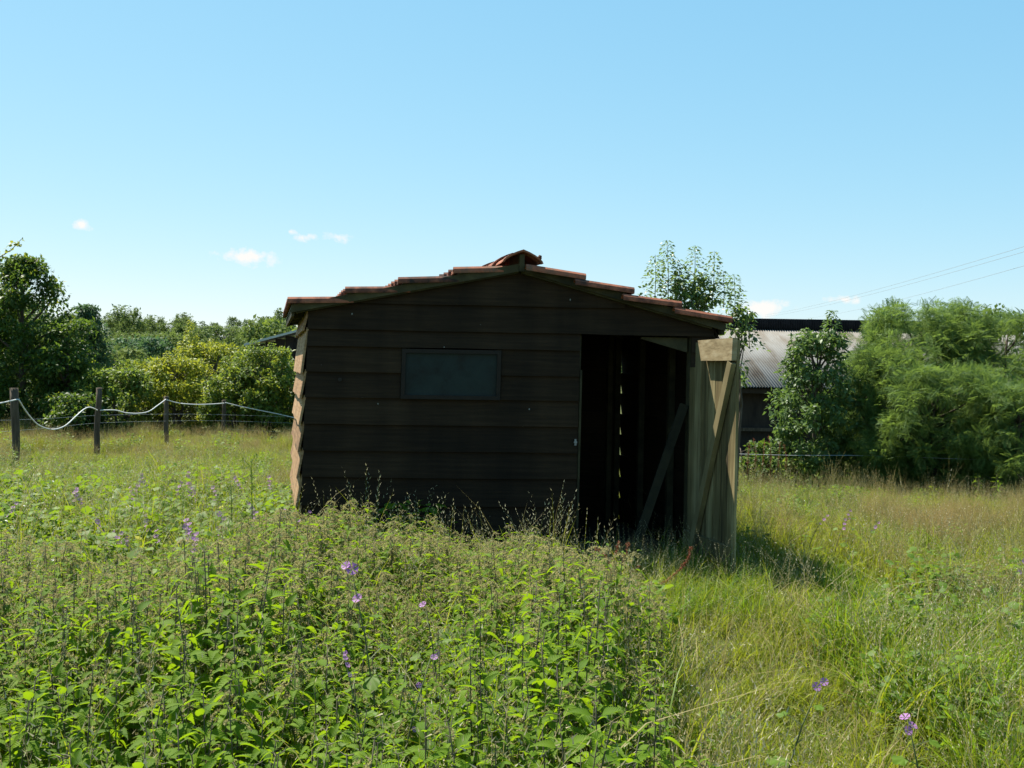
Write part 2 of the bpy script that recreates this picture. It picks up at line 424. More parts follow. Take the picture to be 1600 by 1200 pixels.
M['feather'] = leaf_mat('feathery_foliage', (.020, .060, .014), (.15, .225, .066), (.22, .32, .05), .38, .6, .15)
M['elder'] = leaf_mat('elder_leaf', (.03, .065, .018), (.10, .155, .05), (.17, .27, .045), .35, .45, .25)
M['ash'] = leaf_mat('ash_leaf', (.04, .075, .02), (.12, .175, .05), (.22, .32, .055), .4, .4, .45)
M['dark_leaf'] = leaf_mat('dark_tree_leaf', (.02, .048, .012), (.065, .115, .022), (.17, .27, .025), .35, .5, .2)
M['yellow_leaf'] = leaf_mat('yellow_green_leaf', (.10, .15, .02), (.26, .28, .035), (.38, .40, .03), .42, .5, .2)
M['bush_leaf'] = leaf_mat('hedge_leaf', (.05, .09, .02), (.13, .18, .04), (.26, .35, .035), .38, .5, .18)
M['blue_leaf'] = leaf_mat('blue_green_leaf', (.025, .06, .03), (.065, .12, .055), (.12, .22, .07), .3, .6, .15)
M['far_leaf'] = leaf_mat('woodland_leaf', (.045, .085, .028), (.165, .20, .06), (.18, .25, .05), .3, .7, .1)

# ------------------------------------------------------------------ terrain
def sstep(a, b, x):
    t = min(1.0, max(0.0, (x - a) / (b - a)))
    return t * t * (3 - 2 * t)
def gz(x, y):
    z = 0.05 * noise.noise(Vector((x * .35, y * .35, 0.0))) * sstep(9.0, 12.0, y)
    z += 0.03 * noise.noise(Vector((x * .8, y * .8, 4.0))) * (1 - sstep(30, 60, y))
    z -= (0.22 * sstep(10.5, 16, y) + 0.73 * sstep(16.5, 26, y)) * sstep(-2, 3, x)
    z -= 0.5 * sstep(23, 34, y) * (1 - sstep(-2, 3, x))
    z += 8.5 * sstep(60, 300, y) + 0.5 * sstep(40, 60, y) * (1 - sstep(-2, 3, x)) + 0.95 * sstep(45, 80, y) * sstep(-2, 3, x)
    return z
def grid_axis(a, b, fine0, fine1, step, growth):
    xs = list(np.arange(fine0, fine1 + 1e-6, step))
    s = step; v = xs[-1]
    while v < b: s *= growth; v += s; xs.append(v)
    s = step; v = xs[0]
    while v > a: s *= growth; v -= s; xs.insert(0, v)
    return xs
gx = grid_axis(-2500, 2500, -14, 14, .4, 1.22)
gy = grid_axis(-60, 4500, 0, 26, .4, 1.18)
mb = MB()
vs = [(x, y, gz(x, y)) for y in gy for x in gx]
nx = len(gx)
mb.add(vs, [(j * nx + i, j * nx + i + 1, (j + 1) * nx + i + 1, (j + 1) * nx + i) for j in range(len(gy) - 1) for i in range(nx - 1)], smooth=True)
ground = mb.build('ground', M['ground'])
tag(ground, 'rough meadow ground under the grass and nettles', kind='structure')

# ------------------------------------------------------------------ the shed
ANG = RAD(4.0)
C0 = at_y(474, 700, 8.0); C0.z = 0.0
UX = Vector((math.cos(ANG), math.sin(ANG), 0)); NO = Vector((math.sin(ANG), -math.cos(ANG), 0))
def fw(px, py, off=0.0):
    """pixel -> (u, z) on the front wall's plane, off metres in front of it"""
    v = ray(px, py)
    k = ((C0 + NO * off - EYE).dot(NO)) / v.dot(NO)
    p = EYE + v * k
    return (p - C0).dot(UX), p.z
UR = fw(1112, 640)[0]                                     # right front corner
WD = Vector((-0.238, 0.971, 0)).normalized()               # the side walls run back along this
def depth_to(px, py, u):
    d = ray(px, py); s = d.x / d.y; p = C0 + UX * u
    return (p.x - s * p.y) / (s * WD.y - WD.x)
LD = depth_to(966, 700, UR)
def S(u, v, z, off=0.0):
    """shed coordinates to world: along the front, back along the side wall, up; racked a little"""
    q = C0 + UX * (u + (1 - u / UR) * .024 * (z - 1.0)) + WD * v + NO * off
    return Vector((q.x, q.y, z))
SM = Matrix.Translation(C0) @ Matrix.Rotation(ANG, 4, 'Z')
SI = SM.inverted()
shed = empty('wooden_shed', C0, ANG)
tag(shed, 'dark brown clapboard shed with red clay tile roof and open plank door', 'shed')

eL = fw(449, 489); ap = fw(807, 425); eR = fw(1116, 515)
def roof_z(u):
    if u < ap[0]: return eL[1] + (ap[1] - eL[1]) * (u - eL[0]) / (ap[0] - eL[0])
    return ap[1] + (eR[1] - ap[1]) * (u - ap[0]) / (eR[0] - ap[0])

def clap(name, fn, u0, u1, z0, z1, mat, parent, seed, clip=None, seg=.18, b_off=.036, t_off=.010, wav=.005):
    """one clapboard; fn(u, z, off) -> world; lower edge stands proud; optionally clipped by clip(u)"""
    n = max(1, int(abs(u1 - u0) / seg))
    us = [u0 + (u1 - u0) * i / n for i in range(n + 1)]
    if clip and u0 < ap[0] < u1: us = sorted(us + [ap[0]])
    rows = []
    for u in us:
        zb = z0 + wav * noise.noise(Vector((u * 2.1, seed * 3.7, 0)))
        zt = z1
        if clip: zt = min(z1, clip(u) - .004)
        if zt - zb < .004: continue
        f = (zt - zb) / max(1e-6, z1 - zb)
        jo = .004 * noise.noise(Vector((u * 1.3, seed * 1.9, 5)))
        ob = b_off + jo; ot = b_off + (t_off - b_off) * f
        rows.append([fn(u, zb, ob), fn(u, zt, ot), fn(u, zt, ot - .018), fn(u, zb, ob - .018)])
    if len(rows) < 2: return None
    mb = MB()
    vs = [p for r in rows for p in r]
    fs = [(0, 1, 2, 3), tuple(4 * (len(rows) - 1) + i for i in (3, 2, 1, 0))]
    for i in range(len(rows) - 1):
        for j in range(4):
            k = (j + 1) % 4
            fs.append((4 * i + j, 4 * i + 4 + j, 4 * i + 4 + k, 4 * i + k))
    mb.add(vs, fs)
    return mb.build(name, mat, parent, SI)

def stud(mb, u, v, z0, z1, w=.05, d=.06):
    p = []
    for z in (z0, z1):
        for a, b in ((-w / 2, 0), (w / 2, 0), (w / 2, d), (-w / 2, d)):
            p.append(S(u + a, v + b, z))
    mb.hexa(p)

du0 = fw(903, 680)[0]; du1 = fw(1075, 680)[0]; dz = fw(985, 522)[1]
zs_px = [515, 540.5, 580, 620, 661, 702, 743, 787, 829, 871]
zl = [(fw(480, y)[1] + fw(895, y + 7)[1]) / 2 for y in zs_px]
zgab = fw(808, 479)[1]
# front wall: framing mesh, boards as its pieces
mb = MB()
for u in (.04, fw(625, 600)[0], fw(780, 600)[0]): stud(mb, u, .012, -.1, roof_z(u) - .03)
for u in (du0 - .012, du1 + .03, UR - .03): stud(mb, u, .012, -.1, roof_z(u) - .03)
p = []
for z in (dz + .004, dz + .085):
    for a, b in ((du0 + .016, .012), (du1 + .002, .012), (du1 + .002, .06), (du0 + .016, .06)): p.append(S(a, b, z))
mb.hexa(p)
front = mb.build('front_wall', M['frame_wood'], shed, SI)
FN = lambda u, z, o: S(u, 0, z, o)
k = 0
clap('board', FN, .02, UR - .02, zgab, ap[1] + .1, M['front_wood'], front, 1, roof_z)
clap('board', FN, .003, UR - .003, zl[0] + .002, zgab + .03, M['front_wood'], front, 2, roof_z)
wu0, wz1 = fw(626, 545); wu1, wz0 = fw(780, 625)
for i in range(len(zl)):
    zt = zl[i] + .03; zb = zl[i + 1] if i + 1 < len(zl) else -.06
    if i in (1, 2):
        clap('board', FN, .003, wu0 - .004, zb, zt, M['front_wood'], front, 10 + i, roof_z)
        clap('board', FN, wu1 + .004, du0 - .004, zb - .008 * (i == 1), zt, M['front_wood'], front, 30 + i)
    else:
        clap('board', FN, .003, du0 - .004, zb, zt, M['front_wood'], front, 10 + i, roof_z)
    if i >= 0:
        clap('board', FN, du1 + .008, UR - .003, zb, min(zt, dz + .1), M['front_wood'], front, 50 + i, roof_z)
mb = MB()                                                  # pale strip of the door post beside the boards
p = []
for z in (.0, fw(905, 578)[1]):
    for a, b in ((du0 - .003, -.030), (du0 + .013, -.030), (du0 + .013, .010), (du0 - .003, .010)): p.append(S(a, b, z))
mb.hexa(p); mb.build('door_post_strip', M['frame_wood'], front, SI)
mb = MB()                                                  # slanting head brace in the door opening
a = fw(1003, 527); b = fw(1075, 547)
pp = [(a[0], a[1] + .002), (b[0], a[1] + .002), (b[0], b[1] - .02), (a[0], a[1] - .012)]
vs = [S(u, .018, z) for u, z in pp] + [S(u, .045, z) for u, z in pp]
mb.hexa(vs); mb.build('head_brace', M['frame_wood'], front, SI)
mb = MB(); q = fw(899, 691, .04)
lm = S(q[0], 0, q[1], .045)
mb.box(-.008, .008, -.008, .008, -.026, .026, Matrix.Translation(lm)); mb.box(-.013, .013, -.014, .002, -.006, .008, Matrix.Translation(lm))
mb.build('latch', M['metal'], shed, SI)
mb = MB(); q = fw(529, 593, .03)                           # knot hole in a board
mb.tube([S(q[0], 0, q[1], .026), S(q[0], 0, q[1], .0325)], [.016, .016], 10)
mb.build('knot', M['barn_wood'], front, SI)

# side and back walls
zs_side = [1.98] + [z - .012 for z in zl[0:1]] + [z - .012 for z in zl[2:]]
def side_wall(name, uside, sgn, mat, seed):
    mb = MB()
    for v in (.02, LD * .33, LD * .66, LD - .08):
        p = []
        for z in (-.1, roof_z(uside) - .03):
            for a, b in ((0, 0), (-sgn * .055, 0), (-sgn * .055, .05), (0, .05)): p.append(S(uside - sgn * .012 + a, v + b, z))
        mb.hexa(p)
    w = mb.build(name, M['frame_wood'], shed, SI)
    edges = [roof_z(uside) - .0] + zs_side[1:] + [-.06]
    for i in range(len(edges) - 1):
        j = rnd.uniform(-.012, .012)
        fn = lambda v, z, o: S(uside + sgn * o, v, z)
        clap('board', fn, -.012 + rnd.uniform(-.012, .004), (LD - .012 + j) if sgn > 0 else LD, edges[i + 1], edges[i] + (.0 if i == 0 else .028), mat, w, seed + i, seg=.12, b_off=.045, t_off=.008, wav=.016)
    return w
side_wall('left_wall', 0.0, -1, M['side_wood'], 100)
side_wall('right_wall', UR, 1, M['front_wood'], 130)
mb = MB()
for u in (.05, 1.1, 2.2, UR - .12): stud(mb, u, LD - .075, -.1, roof_z(u) - .03)
back = mb.build('back_wall', M['frame_wood'], shed, SI)
edges = [ap[1] + .05, 2.05] + zl[1:] + [-.06]
for i in range(len(edges) - 1):
    fn = lambda u, z, o: S(u, LD, z, -o)
    gap = rnd.choice((.0, .012, .02, -.02)) if 1 < i < 9 else -.02
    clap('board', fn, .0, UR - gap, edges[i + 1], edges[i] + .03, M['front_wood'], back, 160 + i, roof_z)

# window
mb = MB(); fwd = .032
def wbar(u0, u1, z0, z1, o0=-.005, o1=.048):
    m = MB(); p = []
    for z in (z0, z1):
        for u, o in ((u0, o1), (u1, o1), (u1, o0), (u0, o0)): p.append(S(u, 0, z, o))
    m.hexa(p); return m
win = wbar(wu0, wu1, wz0, wz0 + fwd, o1=.054).build('window', M['pane_frame'], shed, SI)
wbar(wu0, wu1, wz1 - fwd, wz1).build('frame', M['pane_frame'], win, SI)
wbar(wu0, wu0 + fwd, wz0 + fwd, wz1 - fwd).build('frame', M['pane_frame'], win, SI)
wbar(wu1 - fwd, wu1, wz0 + fwd, wz1 - fwd).build('frame', M['pane_frame'], win, SI)
wbar(wu0 + fwd - .002, wu1 - fwd + .002, wz0 + fwd - .002, wz1 - fwd + .002, .008, .014).build('pane', M['glass'], win, SI)

# roof: deck and rafters, then verge boards, tiles and ridge tiles as pieces
V0, V1 = -.10, LD + .10
mb = MB()
uL, uRr = eL[0] - .0, eR[0] + .06
def rz(u): return roof_z(u)
def slab(ua, ub, v0, v1, h0, h1):
    m = []
    for h in (h0, h1):
        for u, v in ((ua, v0), (ub, v0), (ub, v1), (ua, v1)): m.append(S(u, v, rz(u) + h))
    return m
mb.hexa(slab(uL, ap[0], V0 + .03, V1, .030, .048))
mb.hexa(slab(ap[0], uRr, V0 + .03, V1, .030, .048))
for v in (.62, 1.2, LD - .1):
    mb.hexa(slab(uL + .02, ap[0], v, v + .05, -.03, .029)); mb.hexa(slab(ap[0], uRr - .02, v, v + .05, -.03, .029))
# purlins poking out under the verge
roof = mb.build('roof', M['frame_wood'], shed, SI)
for ua, ub in ((uL, ap[0] - .015), (ap[0] + .015, uRr - .01)):
    m = MB(); m.hexa(slab(ua, ub, V0 + .004, V0 + .028, .0, .062)); m.build('verge_board', M['frame_wood'], roof, SI)
    m = MB(); m.hexa(slab(ua + (.04 if ua < 0 else 0), ub - (.0 if ua < 0 else .1), V0 + .0285, .0, -.012, .006)); m.build('soffit_batten', M['frame_wood'], roof, SI)
m = MB(); m.hexa(slab(uL + .005, uL + .028, V0 + .03, V1, -.03, .029)); m.build('eaves_board', M['frame_wood'], roof, SI)
m = MB(); m.hexa(slab(uRr - .028, uRr - .005, V0 + .03, V1, -.03, .029)); m.build('eaves_board', M['frame_wood'], roof, SI)
# ridge board end
m = MB(); m.hexa([S(ap[0] + a, b, ap[1] + z) for z in (-.004, .132) for a, b in ((-.02, V0 - .012), (.02, V0 - .012), (.02, V0 + .34), (-.02, V0 + .34))])
m.build('ridge_board', M['frame_wood'], roof, SI)
for u in (eL[0] + .46, eL[0] + .9, eL[0] + 1.35, eR[0] - .38, eR[0] - .80, eR[0] - 1.2):   # batten ends
    m = MB(); m.hexa(slab(u - .02, u + .02, V0 - .006, V0 + .34, .064, .088)); m.build('batten', M['frame_wood'], roof, SI)

def tile_mesh(L, W):
    prof = [(-.006, -.008), (.002, .014), (.022, .031), (.048, .031), (.070, .016), (.082, .002), (W * .62, .004), (W - .02, .002), (W, .014)]
    th = .013
    mb = MB(); n = len(prof); vs = []
    for s_ in (0, L):
        for w, h in prof: vs.append((s_, w, h))
        for w, h in prof: vs.append((s_, w, h - th))
    fs = []
    for i in range(n - 1):
        fs.append((i, i + 1, 2 * n + i + 1, 2 * n + i))
        fs.append((n + i + 1, n + i, 3 * n + i, 3 * n + i + 1))
        fs.append((i + 1, i, n + i, n + i + 1)); fs.append((2 * n + i, 2 * n + i + 1, 3 * n + i + 1, 3 * n + i))
    fs.append((0, 2 * n, 3 * n, n)); fs.append((n - 1, 2 * n - 1, 4 * n - 1, 3 * n - 1))
    mb.add(vs, fs)
    # rounded nose under the lower end
    mb.box(-.004, .016, .016, W - .012, -.021, -.0125)
    return mb.mesh('roof_tile', M['tile'])
TW = .225
def lay(side):
    ends = ([440, 530, 613, 700], [1140, 1060, 985, 908])[side]
    us = []
    for px in ends:
        us.append(fw(px, 470, .1)[0])
    sgn = 1 if side == 0 else -1
    expo = abs(us[1] - us[0])
    sl = math.atan2(abs(rz(ap[0]) - rz(us[0])), abs(ap[0] - us[0]))
    Lt = expo / math.cos(sl) + .055
    me = tile_mesh(Lt, TW + .004)
    nv = int((V1 - V0 + .06) / TW) + 1
    for r, u in enumerate(us):
        for c in range(nv):
            v = V0 - .028 + c * TW + rnd.uniform(-.004, .004)
            h = .098 + rnd.uniform(-.003, .005)
            p = S(u, v, rz(u) + h)
            # local axes: x up the slope, y back along the shed, z normal
            q = S(u + sgn * .5, v, rz(u + sgn * .5) + h - .075 + rnd.uniform(-.01, .01))
            ax = (q - p).normalized(); ay = (S(u, v + 1, 0) - S(u, v, 0)).normalized()
            ay = (ay + Vector((0, 0, rnd.uniform(-.012, .012)))).normalized()
            az = ax.cross(ay).normalized()
            if az.z < 0: az = -az
            ay2 = ay
            Mw = Matrix(((ax.x, ay2.x, az.x, p.x), (ax.y, ay2.y, az.y, p.y), (ax.z, ay2.z, az.z, p.z), (0, 0, 0, 1)))
            link('roof_tile', me, roof, SI @ Mw)
lay(0); lay(1)
def ridge_mesh(L):
    mb = MB(); n = 11; vs = []
    for s_, k in ((0, 1.07), (L * .16, 1.06), (L * .17, 1.0), (L, .93)):
        for th in (0, .016):
            for i in range(n):
                a = math.pi * (i / (n - 1))
                w = -math.cos(a) * (.158 * k - th); h = (.45 * math.sin(a) + .55 * (1 - abs(math.cos(a))) ** .8) * (.088 * k - th) + .012 * (1 - abs(math.cos(a)))
                vs.append((w, s_, h))
    fs = []
    for s_ in range(3):
        o = s_ * 2 * n
        for i in range(n - 1):
            fs.append((o + i, o + i + 1, o + 2 * n + i + 1, o + 2 * n + i))
            fs.append((o + n + i + 1, o + n + i, o + 3 * n + i, o + 3 * n + i + 1))
    for o, fl in ((0, 0), (6 * n, 1)):
        for i in range(n - 1):
            f = (o + i + 1, o + i, o + n + i, o + n + i + 1)
            fs.append(f if not fl else f[::-1])
    mb.add(vs, fs)
    return mb.mesh('ridge_tile', M['tile'])
rme = ridge_mesh(.42)
zr = ap[1] + .062
v = V0 - .05; i = 0
while v < V1:
    p = S(ap[0], v, zr + (.012 if i % 2 else 0))
    a = (S(0, 1, 0) - S(0, 0, 0)).normalized(); x = Vector((a.y, -a.x, 0))
    tl = rnd.uniform(-.02, .02)
    Mw = Matrix(((x.x, a.x, 0, p.x), (x.y, a.y, 0, p.y), (0, 0, 1, p.z), (0, 0, 0, 1))) @ Matrix.Rotation(tl, 4, 'Y')
    link('ridge_tile', rme, roof, SI @ Mw)
    v += .36; i += 1
mb = MB(); q = S(ap[0] + .145, V0 + .05, zr + .02)
mb.tube([q, q + Vector((.012, 0, .03)), q + Vector((.02, 0, .052))], [.013, .02, .012], 7)
mb.build('mortar_lump', M['tile'], roof, SI)

# door, standing open on its right-hand post
H = S(du1 + .004, -.045, 0); FE = at_y(1153.5, 700, 7.36); FE.z = 0
DT = (FE - H); DT.z = 0; DWID = DT.length; DT.normalize()
DN = Vector((DT.y, -DT.x, 0))                              # inner face looks this way (left, towards the opening)
if DN.x > 0: DN = -DN
def dp(t, z, n): return H + DT * t + DN * n + Vector((0, 0, z))
def door_px(px, py, n=0.0):
    r = ray(px, py); k = (H + DN * n - EYE).dot(DN) / r.dot(DN); p = EYE + r * k
    return (p - H).dot(DT), p.z
def dbox(t0, t1, z0, z1, n0, n1, dz0=0., dz1=0.):
    m = MB()
    m.hexa([dp(t0, z0, n0), dp(t1, z0, n0), dp(t1, z0, n1), dp(t0, z0, n1), dp(t0, z1, n0), dp(t1, z1 + dz1, n0), dp(t1, z1 + dz1, n1), dp(t0, z1, n1)])
    return m
ztop = door_px(1146, 528, .04)[1]
door = dbox(.03, DWID - .04, .16, .30, .026, .066).build('door', M['door_wood'], shed, SI)
nb = 7
for i in range(nb):
    a = DWID * i / nb; b = DWID * (i + 1) / nb - .008
    top = ztop - .012 - rnd.uniform(0, .01) - (.20 if i == 0 else 0)
    dbox(a, b, .035 + rnd.uniform(-.01, .015), top, -.002, .021 + rnd.uniform(-.004, .004)).build('door_board', M['door_wood'], door, SI)
l0 = door_px(1092, 548, .066)[0]; l1 = door_px(1144.5, 545, .066)[0]
zt0 = door_px(1089, 532, .066)[1]; zb0 = door_px(1120, 563.5, .066)[1]
m = MB()
m.hexa([dp(l0 + .045, zb0, .027), dp(l1 - .008, zb0, .027), dp(l1 - .008, zb0, .068), dp(l0 + .045, zb0, .068),
        dp(l0 - .02, zt0, .027), dp(l1 + .004, zt0 + .006, .027), dp(l1 + .004, zt0 + .006, .068), dp(l0 - .02, zt0, .068)])
m.build('top_ledge', M['ledge_wood'], door, SI)
b0 = door_px(1141, 566, .06); b1 = door_px(1078, 858, .06)
m = MB(); A = dp(b0[0], b0[1], .0475); B = dp(b1[0], b1[1], .0475)
m.bar(A, B, .041, .070, up=DT); o = m
# bar(w,h): h lies along DT-ish, w along the normal
o.build('brace', M['brace_wood'], door, SI)
for z in (.25, 1.45):
    dbox(-.03, .34, z, z + .035, -.010, -.004).build('hinge_strap', M['metal'], door, SI)

# soil floor inside the shed
mb = MB()
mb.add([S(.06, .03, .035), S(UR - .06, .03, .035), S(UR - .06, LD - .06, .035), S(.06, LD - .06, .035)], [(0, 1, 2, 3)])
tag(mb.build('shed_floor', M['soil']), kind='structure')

# plank leaning inside the opening
pt = at_y(1069, 632, 8.24); pb = at_z(985, 878, .04)
pb.y = min(pb.y, 8.5)
mb = MB(); mb.bar(pb, pt, .07, .035, up=Vector((0, 1, 0)))
lp = empty('leaning_plank', (pb.x, pb.y, 0))
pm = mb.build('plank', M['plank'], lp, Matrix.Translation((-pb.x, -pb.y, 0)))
tag(lp, 'weathered plank leaning against the right door post inside the shed doorway', 'plank')

# ------------------------------------------------------------------ fence on the left
def wobble_post(mb, base, top, r0, r1, seed):
    pts = []
    for i in range(6):
        f = i / 5
        p = base.lerp(top, f)
        p.x += .02 * noise.noise(Vector((seed, f * 3, 0))); p.y += .02 * noise.noise(Vector((seed, f * 3, 9)))
        pts.append(p)
    mb.tube(pts, [r0 + (r1 - r0) * i / 5 for i in range(6)], 9)
post_px = [(26, 735, 22, 606, .052, .062), (150, 712, 155, 606, .050, .052), (260, 700, 260, 619, .045, .048), (349, 694, 350, 625, .043, .045)]
post_y = [14.4, 17.0, 19.2, 21.0]
fence = empty('wire_fence', (at_y(150, 700, 17.0).x, 17.0, 0))
tag(fence, 'old fence of round wooden posts with sagging white tape and thin wires', 'fence')
FI = Matrix.Translation(-fence.location)
ptop = []
for i, (bx, by, tx, ty, r0, r1) in enumerate(post_px):
    b = at_y(bx, by, post_y[i]); t = at_y(tx, ty, post_y[i] + .03)
    b.z = gz(b.x, b.y) - .12
    mb = MB(); wobble_post(mb, b, t, r0 * 1.0, r1 * .92, i * 7.1)
    mb.build('post', M['post'], fence, FI)
def strand(pxs, y0, y1, r, name, mat, flat=False):
    n = len(pxs); mb = MB()
    pts = [at_y(x, y, y0 + (y1 - y0) * i / (n - 1)) for i, (x, y) in enumerate(pxs)]
    # smooth with catmull-rom
    out = []
    for i in range(n - 1):
        p0 = pts[max(i - 1, 0)]; p1 = pts[i]; p2 = pts[i + 1]; p3 = pts[min(i + 2, n - 1)]
        for s in range(6):
            t = s / 6
            out.append(.5 * ((2 * p1) + (p2 - p0) * t + (2 * p0 - 5 * p1 + 4 * p2 - p3) * t * t + (3 * p1 - p0 - 3 * p2 + p3) * t ** 3))
    out.append(pts[-1])
    mb.tube(out, r, 5)
    return mb.build(name, mat, fence, FI)
TAPE = M['tape']
strand([(-140, 650), (-60, 641), (0, 630), (27, 624)], 13.2, 14.35, .0105, 'white_tape', TAPE)
strand([(29, 624), (42, 645), (60, 664), (82, 671), (102, 665), (120, 649), (132, 639), (141, 636.5), (152, 641)], 14.35, 16.95, .0105, 'white_tape', TAPE)
strand([(157, 641), (180, 641), (196, 645), (215, 646), (232, 643), (247, 633), (259, 624)], 16.95, 19.1, .0105, 'white_tape', TAPE)
strand([(261, 625), (280, 630), (305, 632), (330, 631.5), (350, 630)], 19.15, 20.9, .0105, 'white_tape', TAPE)
strand([(352, 629), (372, 634), (400, 640), (430, 646), (470, 655)], 20.9, 22.0, .0105, 'white_tape', TAPE)
for dy in (0, 12):
    strand([(-100, 659 + dy * 1.9), (25, 656 + dy * 1.4), (90, 653 + dy * 1.2), (152, 649 + dy), (262, 647 + dy * .9), (350, 648 + dy * .8), (470, 652 + dy * .8)], 13.6, 22.0, .0016, 'wire', M['wire'])
strand([(355, 670), (400, 673), (460, 676)], 21.0, 22.2, .0022, 'wire', M['wire'])

# wire at the field edge on the right
wf = empty('wire_strand', (at_y(1165, 710, 15.4).x, 15.4, 0))
tag(wf, 'thin pale wire strung low before the dark barn and shrubs', 'wire')
mb = MB()
pts = [at_y(x, y, yy) for x, y, yy in ((1120, 708, 15.6), (1165, 709.5, 15.4), (1240, 711.5, 15.1), (1330, 711.5, 14.8), (1400, 713, 14.6), (1470, 716, 14.4), (1640, 722, 14.0))]
mb.tube(pts, .0026, 4)
mb.build('wire', M['wire'], wf, Matrix.Translation(-wf.location))
for x, y, yy in ((1120, 708, 15.6), (1640, 722, 14.0)):
    p = at_y(x, y, yy); mb = MB(); wobble_post(mb, Vector((p.x, p.y, gz(p.x, p.y) - .1)), p + Vector((0, 0, .2)), .05, .045, x)
    mb.build('post', M['post'], wf, Matrix.Translation(-wf.location))

# ------------------------------------------------------------------ barn on the right
BY = 30.0
bl = at_y(1125, 600, BY); br = at_y(1700, 600, BY)
ze = at_y(1180, 605, BY).z; zt = at_y(1250, 517, BY + 6.2).z
barn = empty('corrugated_barn', ((bl.x + br.x) / 2, BY, gz(9, BY)))
tag(barn, 'low barn with sunlit grey corrugated roof behind the shrubs', 'barn')
BI = Matrix.Translation(-barn.location)
gzb = gz(9, BY)
def corr_mesh(name, W, L, pitch, amp, mat):
    n = int(round(W / pitch)) * 6
    xs = np.linspace(0, W, n + 1); zz = amp * np.cos(xs / pitch * 2 * np.pi)
    v = np.concatenate([np.stack([xs, np.zeros(n + 1), zz], 1), np.stack([xs, np.full(n + 1, L), zz], 1),
                        np.stack([xs, np.zeros(n + 1), zz - .003], 1), np.stack([xs, np.full(n + 1, L), zz - .003], 1)])
    i = np.arange(n); m_ = n + 1
    f = np.concatenate([np.stack([i, i + 1, m_ + i + 1, m_ + i], 1), np.stack([2 * m_ + i + 1, 2 * m_ + i, 3 * m_ + i, 3 * m_ + i + 1], 1), np.stack([i + 1, i, 2 * m_ + i, 2 * m_ + i + 1], 1)])
    return np_mesh(name, v, f, mat)
mb = MB()
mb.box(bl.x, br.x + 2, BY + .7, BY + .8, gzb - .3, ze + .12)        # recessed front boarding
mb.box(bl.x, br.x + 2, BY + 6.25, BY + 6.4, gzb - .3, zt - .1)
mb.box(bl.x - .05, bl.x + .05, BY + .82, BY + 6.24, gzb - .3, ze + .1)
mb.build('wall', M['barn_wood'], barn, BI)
for i in range(6):
    x = bl.x + .4 + i * 2.4
    mb = MB(); mb.tube([(x, BY + .28, gzb - .2), (x + .03, BY + .28, ze - .05)], [.09, .08], 8); mb.build('post', M['barn_wood'], barn, BI)
mb = MB(); mb.box(bl.x, br.x + 2, BY + .2, BY + .36, ze - .19, ze - .05); mb.build('eaves_beam', M['barn_wood'], barn, BI)
mb = MB(); mb.box(bl.x, br.x + 2, BY + .5, BY + .6, gzb + .75, gzb + .85); mb.build('rail', M['post'], barn, BI)
rl = math.hypot(6.2, zt - ze); sl = math.atan2(zt - ze, 6.2)
PITCH = .088
sw = PITCH * 9
sm = corr_mesh('roof_sheet', sw + .02, rl, PITCH, .021, M['sheet'])
mb = MB(); mb.add([(bl.x, BY + .1, ze - .03), (br.x + 2, BY + .1, ze - .03), (br.x + 2, BY + 6.2, zt - .03), (bl.x, BY + 6.2, zt - .03)], [(0, 1, 2, 3)])
broof = mb.build('roof', M['barn_wood'], barn, BI)
ns = int((br.x + 1.5 - bl.x) / sw)
for i in range(ns):
    for r_ in (0,):
        Mw = Matrix.Translation((bl.x + i * sw, BY + r_ * 6.2 * .47, ze + r_ * (zt - ze) * .47 + r_ * .012 + (.004 if i % 2 else 0))) @ Matrix.Rotation(sl, 4, 'X')
        link('roof_sheet', sm, broof, BI @ Mw)
zt2 = at_y(1250, 499.5, BY + 6.3).z
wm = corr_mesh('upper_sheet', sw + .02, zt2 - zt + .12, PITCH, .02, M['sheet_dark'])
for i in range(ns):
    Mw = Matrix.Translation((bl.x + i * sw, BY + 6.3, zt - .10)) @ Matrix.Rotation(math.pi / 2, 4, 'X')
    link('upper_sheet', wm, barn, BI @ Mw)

# ------------------------------------------------------------------ lean-to behind the left hedge, far house, cables
LY = 27.0
a = at_y(381, 537, LY); b = at_y(470, 513.5, LY)
lt = empty('lean_to', (b.x, LY, gz(b.x, LY)))
tag(lt, 'small dark lean-to with pale sloping roof edge behind the yellow-green bushes', 'outbuilding')
LI = Matrix.Translation(-lt.location)
sl_ = (b.z - a.z) / (b.x - a.x); xe = b.x + 1.2
mb = MB()
p = []
for dz_ in (0, .06):
    for x, y in ((a.x, LY), (xe, LY), (xe, LY + 3.2), (a.x, LY + 3.2)): p.append((x, y, a.z + sl_ * (x - a.x) - .06 + dz_ + (.2 if y > LY + 1 else 0)))
mb.hexa(p); mb.build('roof', M['slate'], lt, LI)
g0 = gz(b.x, LY) - .2
for i in range(9):
    x0 = a.x + .25 + i * (xe - a.x - .3) / 9; x1 = x0 + (xe - a.x - .3) / 9 - .01
    mb = MB(); mb.box(x0, x1, LY + .25 + .012 * (i % 2), LY + .29 + .012 * (i % 2), g0, a.z + sl_ * (x0 - a.x) - .07); mb.build('wall_board', M['barn_wood'], lt, LI)
mb = MB(); mb.box(a.x + .26, xe - .05, LY + .32, LY + 3.0, g0, a.z - .08); mb.build('wall', M['barn_wood'], lt, LI)

